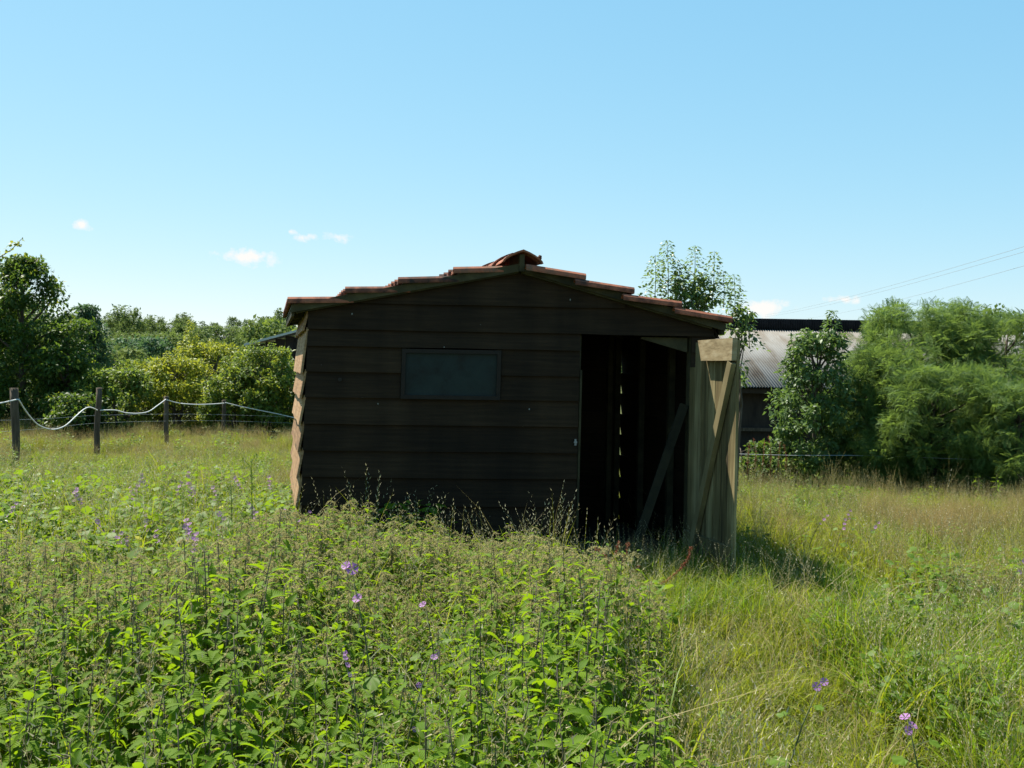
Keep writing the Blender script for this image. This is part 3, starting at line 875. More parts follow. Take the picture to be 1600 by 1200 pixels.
HY = 105.0
h0 = at_y(286, 551, HY)
hs = empty('distant_house', (h0.x, HY, gz(h0.x, HY)))
tag(hs, 'distant house with orange tiled roof half hidden in the wooded slope', 'house')
HI = Matrix.Translation(-hs.location)
hz = gz(h0.x, HY)
mb = MB(); mb.box(h0.x - 2.2, h0.x + 2.6, HY, HY + 6, hz - .5, h0.z + .1); mb.build('wall', M['render'], hs, HI)
mb = MB()
mb.add([(h0.x - 2.5, HY - .3, h0.z), (h0.x + 2.9, HY - .3, h0.z), (h0.x + 2.9, HY + 3, h0.z + 1.3), (h0.x - 2.5, HY + 3, h0.z + 1.3), (h0.x + 2.9, HY + 6.3, h0.z), (h0.x - 2.5, HY + 6.3, h0.z)],
       [(0, 1, 2, 3), (3, 2, 4, 5), (0, 3, 5), (1, 4, 2)])
mb.build('roof', M['tile'], hs, HI)
mb = MB(); mb.box(h0.x + .4, h0.x + 1.2, HY - .03, HY + .1, h0.z - 1.3, h0.z - .4); mb.build('window', M['glass'], hs, HI)

for (x0, y0, x1, y1, lab) in ((1660, 367, 1195, 492, 'uppermost of the three thin cables crossing the sky at right'),
                              (1660, 376, 1195, 495, 'middle of the three thin cables crossing the sky at right'),
                              (1660, 398, 1260, 497, 'lowest of the three thin cables crossing the sky at right')):
    A = at_y(x0, y0, 42); B = at_y(x1, y1, 150)
    pts = []
    for i in range(17):
        t = i / 16; q = A.lerp(B, t); q.z -= 1.2 * 4 * t * (1 - t) * .35; pts.append(q)
    mb = MB(); mb.tube(pts, .008, 4, cap=False)
    tag(mb.build('overhead_cable', M['cable']), lab, 'cable', 'overhead cables')

# ------------------------------------------------------------------ trees and shrubs
def clump_points(cent, spread, n, rg):
    """gaussian-ish leaf positions round clump centres (K,3)"""
    K = len(cent)
    p = rg.normal(0, 1, (K * n, 3)); p /= np.linalg.norm(p, axis=1, keepdims=True)
    p *= (rg.random((K * n, 1)) ** .45)
    return np.repeat(cent, n, axis=0) + p * np.repeat(spread, n, axis=0), p

def tree(name, label, cat, px, depth, top_px, rx, mat, leaf=.06, clumps=70, per=90, tmpl=LEAF, group=None, low=.12, prof='round',
         trunk_r=.05, csize=.28, flat=.8, seed=1, droop=.3, shoots=(), ry=None, base_x=None, tint=(0, 1), shoot_leaf=None, yellow=0, gaps=.25, lean=0.0, extra_top=0):
    rg = np.random.default_rng(seed)
    rr = random.Random(seed)
    top = at_y(px, top_px, depth)
    bx = top.x if base_x is None else base_x
    g = gz(bx, depth)
    Ht = top.z - g
    root = empty(name, (bx, depth, g))
    tag(root, label, cat, group)
    ry = ry or rx
    cs = []
    tries = 0
    while len(cs) < clumps and tries < clumps * 30:
        tries += 1
        t = low + (1 - low) * rr.random()
        if prof == 'round': r = math.sqrt(max(0, 1 - ((t - .52) / .56) ** 2))
        elif prof == 'column': r = .85 * (1 - max(0, (t - .55) / .48) ** 2) * (.7 + .3 * min(1, t / .3))
        elif prof == 'spire': r = (1 - t) * 1.05 + .10
        elif prof == 'mound': r = math.sqrt(max(0, 1 - t ** 2.2)) * 1.0 + .05
        ang = rr.random() * 2 * math.pi
        lob = 1 + .28 * noise.noise(Vector((math.cos(ang) * 1.6 + seed, math.sin(ang) * 1.6, t * 3.5)))
        q = (.25 + .75 * rr.random() ** .55) * r * lob
        x, y, z = math.cos(ang) * q * rx, math.sin(ang) * q * ry, t * Ht
        if noise.noise(Vector((x * 1.4 + seed * 3, y * 1.4, z * 1.4))) < -gaps: continue
        cs.append((x + lean * t, y, z))
    cs = np.array(cs)
    K = len(cs)
    spread = np.stack([csize * rg.uniform(.6, 1.3, K), csize * rg.uniform(.6, 1.3, K), csize * flat * rg.uniform(.6, 1.2, K)], 1)
    if ry: spread[:, 2] = np.minimum(spread[:, 2], cs[:, 2] * .7)
    pos, off = clump_points(cs, spread, per, rg)
    ctint = np.repeat(rg.uniform(0, .7, K), per) * (tint[1] - tint[0]) + tint[0] + rg.uniform(0, .3, K * per)
    d = off * .7 + rg.normal(0, .6, off.shape); d[:, 2] -= droop
    rot = frames(d, .55, rg)
    size = leaf * rg.uniform(.6, 1.3, len(pos))
    over = pos[:, 2] > Ht * 1.0
    pos[over, 2] = Ht * (1 - .12 * rg.random(over.sum()))
    pos[:, 2] = np.maximum(pos[:, 2], .03)
    mats = mat
    crown = leaf_mesh('crown', tmpl, pos, rot, size, ctint, mats)
    link('crown', crown, root)
    if yellow:
        k = rg.choice(len(pos), int(len(pos) * yellow), replace=False)
        link('yellow_leaves', leaf_mesh('yellow_leaves', tmpl, pos[k] + rg.normal(0, .03, (len(k), 3)), rot[k], size[k] * 1.05, ctint[k], M['yellow_leaf']), root)
    mb = MB()
    n_st = 1 if Ht > 2.2 and prof != 'mound' else 3
    axis = []
    for s_ in range(n_st):
        ox, oy = rr.uniform(-.12, .12) * (n_st > 1), rr.uniform(-.12, .12) * (n_st > 1)
        pts = [Vector((ox, oy, -.1))]
        for i in range(1, 6):
            f = i / 5
            pts.append(Vector((ox * (1 + 2 * f) + rr.uniform(-.05, .05) + lean * f, oy * (1 + 2 * f) + rr.uniform(-.05, .05), Ht * .85 * f)))
        mb.tube(pts, [trunk_r * (1 - .8 * i / 5) for i in range(6)], 7)
        axis.append(pts)
    trunk = mb.build('trunk', M['bark'], root)
    mb = MB()
    for c in cs[::max(1, K // 30)]:
        pts = axis[rr.randrange(n_st)]
        f = min(.95, max(.1, c[2] / (Ht * .85) - .25)); i = int(f * 5)
        a_ = pts[i].lerp(pts[min(5, i + 1)], f * 5 - i); e = Vector(c)
        md = a_.lerp(e, .5) + Vector((0, 0, -.04 * Ht * .3))
        mb.tube([a_, md, e], [trunk_r * .38, trunk_r * .25, .004], 5)
    mb.build('limbs', M['bark'], trunk)
    # upright leading shoots with leaves in pairs: (px, py_top, py_base)
    for (sx, sy, sb) in shoots:
        tp = at_y(sx, sy, depth + rr.uniform(-.15, .15)); bt = at_y(sx + rr.uniform(-3, 3), sb, depth)
        tp -= root.location; bt -= root.location
        mbs = MB(); mbs.tube([bt, bt.lerp(tp, .5) + Vector((.01, 0, 0)), tp], [.006, .004, .002], 4)
        so = mbs.build('shoot', M['twig'], root)
        ln = (tp - bt).length; nn = max(4, int(ln / .042))
        P, D, Sz, T = [], [], [], []
        for i in range(nn):
            f = (i + .5) / nn
            b_ = bt.lerp(tp, f); a0 = i * 2.4
            for h_ in range(4):
                an = a0 + h_ * 1.57
                reach = (.17 * (1 - f) + .06)
                for q in range(4):
                    w = (q + 1) / 4
                    P.append((b_.x + math.cos(an) * reach * w, b_.y + math.sin(an) * reach * w, b_.z + .05 * w - .09 * w * w))
                    D.append((math.cos(an) + rr.uniform(-.8, .8), math.sin(an) + rr.uniform(-.8, .8), rr.uniform(-.7, .3)))
                    Sz.append((shoot_leaf or leaf) * rr.uniform(.7, 1.1) * (.65 + .35 * (1 - f))); T.append(.35 + .65 * f)
        P = np.array(P); D = np.array(D)
        link('shoot_leaves', leaf_mesh('shoot_leaves', tmpl, P, frames(D, .5, rg), np.array(Sz), np.array(T), mat), so)
    return root

# right: feathery shrubs, elder, ash
FEA = dict(mat=M['feather'], tmpl=FROND, cat='shrub', prof='round', flat=.7, droop=.1, trunk_r=.05, low=.02, gaps=.34)
tree('feathery_shrub', 'large feathery green shrub right of the barn roof, tallest of the feathery shrubs', px=1440, depth=16.8, top_px=478, rx=1.28, leaf=.15, clumps=330, per=46, csize=.20, seed=21,
     shoots=((1408, 470, 520), (1492, 464, 520), (1452, 484, 530)), shoot_leaf=.13, **FEA)
tree('feathery_shrub', 'feathery green shrub at the right picture edge', px=1570, depth=16.2, top_px=492, rx=1.3, leaf=.15, clumps=290, per=46, csize=.20, seed=22, **FEA)
tree('feathery_shrub', 'low feathery shrub bulging forward over the field edge, middle of the thicket', px=1470, depth=15.0, top_px=575, rx=1.15, leaf=.14, clumps=210, per=46, csize=.18, seed=23, **FEA)
tree('feathery_shrub', 'feathery shrub beside the elder, leftmost of the feathery shrubs', px=1380, depth=15.9, top_px=548, rx=.82, leaf=.14, clumps=190, per=46, csize=.18, seed=24, **FEA)
tree('feathery_shrub', 'low feathery shrub in the lower right corner of the thicket', px=1610, depth=14.2, top_px=600, rx=1.0, leaf=.14, clumps=170, per=46, csize=.18, seed=25, **FEA)
tree('feathery_shrub', 'small low feathery shrub filling the foot of the thicket below the elder', px=1400, depth=15.0, top_px=645, rx=.6, leaf=.10, clumps=130, per=70, csize=.16, seed=26, **FEA)
tree('elder_shrub', 'broad-leaved shrub with lighter leaves in front of the barn roof', 'shrub', 1280, 15.6, 522, .62, M['elder'], leaf=.085, clumps=150, per=55, csize=.15, seed=31, low=.05,
     shoots=((1300, 484, 545), (1258, 512, 560), (1240, 535, 580)), shoot_leaf=.11, trunk_r=.05, gaps=.45)
tree('round_tree', 'dark rounded tree rising behind the feathery shrubs at far right', 'tree', 1530, 33, 478, 1.5, M['dark_leaf'], leaf=.14, clumps=70, per=70, csize=.4, seed=33, trunk_r=.12)
tree('ash_sapling', 'young ash with upright leafy shoots rising behind the right roof slope', 'tree', 1080, 12.6, 428, .34, M['ash'], leaf=.085, clumps=34, per=40, csize=.14, seed=41, low=.55,
     shoots=((1042, 375, 470), (1024, 398, 470), (1086, 383, 450), (1116, 392, 470), (1060, 405, 470), (1130, 424, 480)), shoot_leaf=.075, trunk_r=.04, gaps=.5)
tree('ash_sapling', 'smaller ash sapling beside the open door, in front of the barn roof', 'tree', 1156, 12.9, 478, .17, M['ash'], leaf=.085, clumps=9, per=36, csize=.11, seed=42, low=.6,
     shoots=((1147, 428, 500), (1168, 505, 545)), shoot_leaf=.075, trunk_r=.03, gaps=.6)
tree('ash_sapling', 'ash tip just showing above the middle of the right roof slope', 'tree', 995, 12.4, 456, .12, M['ash'], leaf=.075, clumps=10, per=50, csize=.1, seed=43, low=.6, trunk_r=.025)
for px_, tp_, dp_, rx_, mm, lb in ((1183, 692, 16.0, .34, 'dark_leaf', 'low dark bush before the barn wall, right beside the door edge'), (1222, 700, 15.8, .38, 'elder', 'low leafy bush below the elder, left end of the thicket'),
                               (1262, 716, 15.3, .36, 'bush_leaf', 'low bright green bush at the foot of the elder')):
    tree('low_bush', lb, 'bush', px_, dp_, tp_, rx_, M[mm], leaf=.07, clumps=30, per=50, csize=.13, seed=px_, low=.02, trunk_r=.02, gaps=.6)
for i, (x0_, y0_, y1_) in enumerate(((1168, 735, 690), (1180, 735, 684), (1192, 735, 688), (1204, 735, 681), (1216, 737, 690), (1228, 737, 694))):
    DOCKS_FAR = globals().get('DOCKS_FAR', []); DOCKS_FAR.append((x0_, y0_, y1_))
# left: trees and hedge behind the fence
tree('dark_tree', 'tall dark green tree at the left picture edge', 'tree', 38, 22.5, 402, 1.15, M['dark_leaf'], leaf=.10, clumps=170, per=95, csize=.3, seed=51, prof='column', low=.05, trunk_r=.1, yellow=.07, gaps=.5,
     shoots=((28, 396, 450), (62, 424, 470), (10, 410, 460)), shoot_leaf=.1)
tree('dark_tree', 'dark green tree mostly outside the left picture edge', 'tree', -45, 23.0, 395, 1.2, M['dark_leaf'], leaf=.10, clumps=120, per=90, csize=.3, seed=52, prof='column', low=.05, trunk_r=.1, yellow=.08, gaps=.5)
tree('dark_tree', 'lower dark tree on the right flank of the tall left tree', 'tree', 108, 22.0, 500, .72, M['dark_leaf'], leaf=.10, clumps=90, per=85, csize=.26, seed=53, low=.03, trunk_r=.07, yellow=.03, gaps=.5)
tree('blue_green_tree', 'blue-green conical tree behind the dark left trees', 'tree', 138, 29, 478, .95, M['blue_leaf'], leaf=.11, clumps=110, per=80, csize=.3, seed=54, prof='spire', low=.05, trunk_r=.1, gaps=.6)
tree('yellow_bush', 'yellow-green bush behind the third fence post, brightest of the hedge', 'bush', 278, 23.0, 560, .95, M['yellow_leaf'], leaf=.085, clumps=110, per=75, csize=.23, seed=61, low=.03, trunk_r=.04, gaps=.35, shoots=((240, 560, 600), (262, 548, 600), (276, 543, 590)), shoot_leaf=.085)
tree('yellow_bush', 'taller yellow-green bush with upright shoots near the lean-to', 'bush', 322, 24.5, 535, .8, M['yellow_leaf'], leaf=.09, clumps=100, per=70, csize=.22, seed=62, low=.05, trunk_r=.05, gaps=.45,
     shoots=((297, 500, 560), (305, 520, 570), (330, 528, 570), (283, 532, 570)), shoot_leaf=.09)
tree('hedge_bush', 'green bush beside the left shed wall at the hedge end', 'bush', 415, 22.4, 545, .85, M['bush_leaf'], leaf=.09, clumps=110, per=75, csize=.22, seed=63, low=.03, trunk_r=.04, yellow=.25, gaps=.45,
     shoots=((398, 528, 570), (425, 535, 575), (440, 545, 590), (410, 540, 580)), shoot_leaf=.09)
tree('hedge_bush', 'glossy-leaved bush behind the second fence post', 'bush', 182, 21.8, 578, .82, M['bush_leaf'], leaf=.09, clumps=95, per=70, csize=.2, seed=64, low=.03, trunk_r=.04, gaps=.3, shoots=((160, 568, 610), (186, 562, 605), (207, 570, 610)), shoot_leaf=.09)
tree('hedge_bush', 'low shaded bush between the dark tree and the second fence post', 'bush', 118, 20.8, 615, .7, M['dark_leaf'], leaf=.09, clumps=65, per=70, csize=.2, seed=65, low=.02, trunk_r=.04, yellow=.06)
tree('hedge_bush', 'bush in the middle of the hedge under the far wooded slope', 'bush', 232, 24.5, 562, .8, M['bush_leaf'], leaf=.09, clumps=80, per=70, csize=.22, seed=66, low=.03, trunk_r=.04, yellow=.2)
tree('hedge_bush', 'bush at the foot of the lean-to, behind the fourth fence post', 'bush', 365, 22.2, 580, .7, M['bush_leaf'], leaf=.085, clumps=80, per=70, csize=.2, seed=67, low=.02, trunk_r=.04, yellow=.3, gaps=.15, shoots=((352, 556, 610), (372, 548, 600)), shoot_leaf=.085)
tree('hedge_bush', 'bush hidden mostly behind the left shed corner', 'bush', 480, 23.0, 560, .8, M['bush_leaf'], leaf=.085, clumps=70, per=70, csize=.22, seed=68, low=.02, trunk_r=.04, yellow=.15)
for i, (px_, dp_, tp_, r_, m_, lb) in enumerate(((215, 52, 528, 2.2, 'blue_leaf', 'rounded dark green tree standing before the wooded slope, left'), (175, 46, 545, 1.8, 'far_leaf', 'broad pale green tree between the blue-green tree and the bushes'),
                                           (255, 60, 522, 2.3, 'far_leaf', 'mid green tree in the middle of the slope behind the bushes'), (350, 70, 508, 2.4, 'far_leaf', 'rounded oak-like crown on the skyline left of the lean-to'),
                                           (440, 58, 502, 2.3, 'bush_leaf', 'tree crown on the skyline just left of the shed eave'))):
    tree('field_tree', lb, 'tree', px_, dp_, tp_, r_, M[m_], leaf=.24, clumps=75, per=60, csize=.62, seed=80 + i, low=.1, trunk_r=.15, group='trees beyond the hedge')
# branch reaching in at the upper left
br_root = at_y(-110, 640, 15.0)
bt = empty('overhanging_tree', (br_root.x, 15.0, gz(br_root.x, 15.0)))
tag(bt, 'leafy branch tip reaching in at the upper left picture edge', 'tree')
mb = MB()
crown_pts = [at_y(-110, 640, 15.0), at_y(-112, 520, 15.0), at_y(-100, 450, 15.0), at_y(-60, 425, 15.0), at_y(-10, 408, 15.0), at_y(18, 390, 15.0), at_y(36, 371, 15.0)]
crown_pts[0].z = gz(br_root.x, 15.0) - .1
OI = Matrix.Translation(-bt.location)
mb.tube(crown_pts, [.06, .05, .04, .022, .011, .006, .003], 7)
mb.build('trunk', M['bark'], bt, OI)
P, D = [], []
rr = random.Random(77)
for i in range(2, 6):
    for s_ in range(26 if i < 5 else 16):
        q = crown_pts[i].lerp(crown_pts[i + 1], rr.random())
        P.append(q + Vector((rr.uniform(-.05, .05), rr.uniform(-.1, .1), rr.uniform(-.05, .05))) * (1.0 if i > 3 else 2.5) - bt.location)
        D.append((rr.uniform(-1, 1), rr.uniform(-1, 1), rr.uniform(-.8, .4)))
link('crown', leaf_mesh('crown', ROUND, np.array(P), frames(np.array(D)), nrg.uniform(.045, .08, len(P)), nrg.random(len(P)), M['yellow_leaf']), bt)

# ------------------------------------------------------------------ scattering (uncountable growth only)
def src_collection(name, meshes):
    c = bpy.data.collections.new(name)
    for i, me in enumerate(meshes):
        c.objects.link(bpy.data.objects.new('%s_%02d' % (name, i), me))
    return c
def scatter(name, label, coll, pts, idx, rot, scl):
    pts = np.asarray(pts, float)
    me = bpy.data.meshes.new(name)
    me.vertices.add(len(pts)); me.vertices.foreach_set('co', pts.astype(np.float32).ravel())
    a = me.attributes.new('pick', 'INT', 'POINT'); a.data.foreach_set('value', np.asarray(idx, np.int32))
    a = me.attributes.new('turn', 'FLOAT_VECTOR', 'POINT'); a.data.foreach_set('vector', np.asarray(rot, np.float32).ravel())
    a = me.attributes.new('grow', 'FLOAT_VECTOR', 'POINT'); a.data.foreach_set('vector', np.asarray(scl, np.float32).ravel())
    o = link(name, me)
    g = bpy.data.node_groups.new(name, 'GeometryNodeTree')
    g.interface.new_socket('Geometry', in_out='INPUT', socket_type='NodeSocketGeometry')
    g.interface.new_socket('Geometry', in_out='OUTPUT', socket_type='NodeSocketGeometry')
    n, l = g.nodes, g.links
    gi = n.new('NodeGroupInput'); go = n.new('NodeGroupOutput')
    iop = n.new('GeometryNodeInstanceOnPoints'); ci = n.new('GeometryNodeCollectionInfo')
    ci.inputs['Collection'].default_value = coll
    ci.inputs['Separate Children'].default_value = True; ci.inputs['Reset Children'].default_value = True
    def attr(nm, t):
        q = n.new('GeometryNodeInputNamedAttribute'); q.data_type = t; q.inputs['Name'].default_value = nm; return q.outputs[0]
    e2r = n.new('FunctionNodeEulerToRotation')
    l.new(attr('turn', 'FLOAT_VECTOR'), e2r.inputs[0])
    l.new(gi.outputs[0], iop.inputs['Points']); l.new(ci.outputs[0], iop.inputs['Instance'])
    iop.inputs['Pick Instance'].default_value = True
    l.new(attr('pick', 'INT'), iop.inputs['Instance Index'])
    l.new(e2r.outputs[0], iop.inputs['Rotation']); l.new(attr('grow', 'FLOAT_VECTOR'), iop.inputs['Scale'])
    l.new(iop.outputs[0], go.inputs[0])
    md = o.modifiers.new('scatter', 'NODES'); md.node_group = g
    tag(o, label, kind='stuff')
    return o

# far wood on the slope
def far_tree_mesh(seed):
    rg = np.random.default_rng(seed)
    K = 42
    t = rg.random(K); an = rg.random(K) * 6.283; r = np.sqrt(np.maximum(0, 1 - ((t - .5) / .55) ** 2)) * rg.uniform(.4, 1, K)
    c = np.stack([np.cos(an) * r * 3.0, np.sin(an) * r * 3.0, 1.2 + t * 6.5], 1)
    sp = np.tile(np.array([[1.0, 1.0, .75]]), (K, 1)) * rg.uniform(.6, 1.2, (K, 1))
    pos, off = clump_points(c, sp, 60, rg)
    d = off + rg.normal(0, .6, off.shape); d[:, 2] -= .2
    tint = np.repeat(rg.uniform(0, .6, K), 60) + rg.uniform(0, .2, K * 60)
    return leaf_mesh('far_tree', LEAF, pos, frames(d, .6, rg), rg.uniform(.3, .6, len(pos)), tint, M['far_leaf'])
far_coll = src_collection('woodland_source', [far_tree_mesh(200 + i) for i in range(5)])
P, I, R, Sc = [], [], [], []
for i in range(520):
    y = 48 + 210 * (rnd.random() ** 1.1)
    x = y * rnd.uniform(-.62, .62)
    if y > 60 and rnd.random() < .08: s_ = 1
    if x > -.02 * y and rnd.random() < .5: continue
    if abs(x - (h0.x - .5)) < 3.0 + 1.5 * 0 and 80 < y < 112: continue
    s = rnd.uniform(.45, 1.0) * (.55 + .38 * sstep(60, 160, y))
    P.append((x, y, gz(x, y) - .3)); I.append(rnd.randrange(5)); R.append((0, 0, rnd.random() * 6.28)); Sc.append((s, s, s * rnd.uniform(.75, 1.1)))
scatter('far_woodland', 'distant wooded slope on the horizon behind the hedge', far_coll, P, I, R, Sc)

# ---- grass tufts
def blade_arrays(rg, n, hmin, hmax, width, spread, bend, segs=4):
    V, Fc, T = [], [], []
    for b in range(n):
        h = rg.uniform(hmin, hmax); an = rg.uniform(0, 6.283); tl = rg.uniform(.05, bend)
        bx, by = rg.normal(0, spread), rg.normal(0, spread)
        dx, dy = math.cos(an), math.sin(an); sx, sy = -dy, dx
        tw = rg.uniform(-.9, .9); sx, sy = sx * math.cos(tw) + dx * math.sin(tw), sy * math.cos(tw) + dy * math.sin(tw)
        tint = rg.random()
        base = len(V)
        for s_ in range(segs + 1):
            f = s_ / segs; a = tl * f
            r = h * (1 - math.cos(a * 1.2)) / max(.3, 1.2 * tl) * 1.4 if tl > .01 else 0
            z = h * (math.sin(a * 1.2) / (1.2 * tl) if tl > .01 else f)
            w = width * (1 - f) ** .7 * .5
            cx, cy = bx + dx * r, by + dy * r
            if s_ < segs:
                V += [(cx - sx * w, cy - sy * w, z), (cx + sx * w, cy + sy * w, z)]; T += [tint, tint]
            else:
                V.append((cx, cy, z)); T.append(tint)
        for s_ in range(segs - 1):
            q = base + 2 * s_
            Fc += [(q, q + 1, q + 3), (q, q + 3, q + 2)]
        q = base + 2 * (segs - 1); Fc.append((q, q + 1, q + 2))
    return V, Fc, T
def tuft(name, seed, parts):
    """parts: list of (mat, n, hmin, hmax, width, spread, bend, head) ; head adds seed heads"""
    rg = np.random.default_rng(seed)
    V, Fc, T, MI, mats = [], [], [], [], []
    for (mat, n, h0_, h1_, w, sp, bd, head) in parts:
        v, f, t = blade_arrays(rg, n, h0_, h1_, w, sp, bd)
        b = len(V); V += v; T += t
        Fc += [tuple(b + i for i in q) for q in f]; MI += [len(mats)] * len(f); mats.append(mat)
        if head:
            kind, hm, cnt = head
            per = len(v) // n
            mi = len(mats); mats.append(hm)
            for k_ in range(n):
                tip = Vector(v[k_ * per + per - 1]); pre = Vector(v[k_ * per + per - 5])
                ax = (tip - pre).normalized(); hl = (tip - pre).length
                for c in range(cnt):
                    f_ = c / cnt
                    if kind == 'panicle':
                        o = tip - ax * (f_ * hl * .9)
                        an = rg.uniform(0, 6.28); rr_ = rg.uniform(.01, .045) * (.3 + f_)
                        ctr = o + Vector((math.cos(an) * rr_, math.sin(an) * rr_, rg.uniform(-.005, .03))); ln = .011; wd = .0035
                        dv = Vector((math.cos(an), math.sin(an), .5)).normalized()
                    elif kind == 'spike':
                        o = tip - ax * (f_ * hl * 1.1); sgn = 1 if c % 2 else -1
                        sd = ax.cross(Vector((.3, .9, .1))).normalized() * sgn
                        ctr = o + sd * .003; dv = (ax * 1.0 + sd * .7).normalized(); ln = .016; wd = .004
                    else:   # dense brush
                        o = tip - ax * (f_ * hl * .6); an = rg.uniform(0, 6.28)
                        sd = Vector((math.cos(an), math.sin(an), 0)); ctr = o; dv = (ax + sd * .5).normalized(); ln = .016; wd = .006
                    sv = dv.cross(Vector((rg.normal(), rg.normal(), rg.normal()))).normalized() * wd * .5
                    b2 = len(V)
                    V += [tuple(ctr - sv), tuple(ctr + sv), tuple(ctr + dv * ln)]; tt = rg.random(); T += [tt] * 3
                    Fc.append((b2, b2 + 1, b2 + 2)); MI.append(mi)
    return np_mesh(name, np.array(V), np.array(Fc), mats, np.array(T), np.array(MI))
def weed_mesh(seed, mat, n, size, h, mat2=None):
    rg = np.random.default_rng(seed)
    an = rg.random(n) * 6.283; r = rg.uniform(.02, .16, n)
    z = h * rg.uniform(.25, 1, n)
    pos = np.stack([np.cos(an) * r, np.sin(an) * r, z], 1)
    d = np.stack([np.cos(an) + rg.normal(0, .4, n), np.sin(an) + rg.normal(0, .4, n), rg.uniform(-.4, .5, n)], 1)
    me = leaf_mesh('weed', ROUND, pos, frames(d, .4, rg), size * rg.uniform(.6, 1.2, n), rg.random(n), mat)
    return me
g, lsh, st, pn, spk = M['grass'], M['lush'], M['straw'], M['panicle'], M['spike']
tufts = [
    tuft('t00', 1, [(g, 20, .12, .34, .011, .07, 1.7, None), (st, 3, .12, .32, .005, .07, 1.9, None)]),                       # 0 mixed green
    tuft('t01', 2, [(lsh, 22, .16, .42, .012, .06, 1.6, None), (g, 6, .2, .4, .007, .05, 1.2, None)]),                        # 1 lush
    tuft('t02', 3, [(st, 7, .10, .30, .008, .08, 2.2, None), (g, 17, .08, .24, .010, .07, 1.8, None)]),                       # 2 dry flattened
    tuft('t03', 4, [(g, 12, .15, .3, .005, .06, 1.2, None), (st, 6, .38, .62, .0026, .06, .7, ('brush', st, 12))]),         # 3 straw seed heads
    tuft('t04', 5, [(g, 9, .12, .28, .004, .06, 1.2, None), (pn, 12, .34, .58, .0018, .08, .5, ('panicle', pn, 30))]),       # 4 rusty panicles
    tuft('t05', 6, [(g, 8, .18, .36, .006, .05, 1.0, None), (st, 3, .45, .68, .003, .04, .75, ('spike', spk, 20))]),         # 5 pale spikes
    tuft('t06', 7, [(lsh, 10, .25, .5, .010, .05, 1.5, None), (lsh, 12, .15, .3, .007, .06, 1.2, None)]),                    # 6 broad blades
    weed_mesh(8, M['weed'], 34, .036, .14),                                                                                   # 7 low broad leaves
    weed_mesh(9, M['weed'], 56, .050, .32),                                                                                  # 8 taller broad leaves
    weed_mesh(10, M['weed_yellow'], 8, .055, .26),                                                                           # 9 yellow leaves
    weed_mesh(12, M['white_petal'], 7, .022, .34),                                                                           # 10 small white flowers
    tuft('t11', 13, [(st, 14, .2, .45, .004, .05, 1.1, None), (st, 9, .5, .8, .003, .05, .45, ('brush', st, 16))]),          # 11 tall straw
    tuft('t12', 14, [(g, 16, .2, .5, .009, .07, 1.4, None), (g, 5, .4, .62, .003, .05, .6, ('spike', spk, 14))]),               # 12 upright green
    tuft('t13', 15, [(st, 5, .45, .75, .0055, .05, 2.0, None), (st, 3, .4, .6, .003, .04, 1.5, ('spike', spk, 18)), (g, 6, .15, .3, .007, .05, 1.6, None)]),  # 13 flopped pale stalks
]
grass_coll = src_collection('grass_source', tufts)

def in_view(x, y, margin=1.2):
    return abs(x) < .53 * y + margin
def in_shed(x, y, m=.0):
    q = Vector((x, y, 0)) - C0
    v = q.dot(Vector((-UX.y, UX.x, 0))) / WD.dot(Vector((-UX.y, UX.x, 0)))
    u = (q - WD * v).dot(UX)
    return -m < u < UR + m and -m < v < LD + m
def xb(y):      # where nettles give way to grass
    return .42 + .065 * y + .26 * noise.noise(Vector((y * 1.7, 3.1, 0))) + .12 * noise.noise(Vector((y * 5.1, 8.1, 0)))
def nettle_back(x):   # far edge of the nettle bed
    return (7.25 + .12 * x if x > -1.75 else 5.75 + .3 * noise.noise(Vector((x * 1.5, 0, 7)))) + .12 * noise.noise(Vector((x * 3, 2, 0)))
def nettle_zone(x, y):
    e = xb(y) + (-.25 - .35 * max(0, y - 6.2) if y > 6.0 else 0)
    return x < e and y < nettle_back(x)

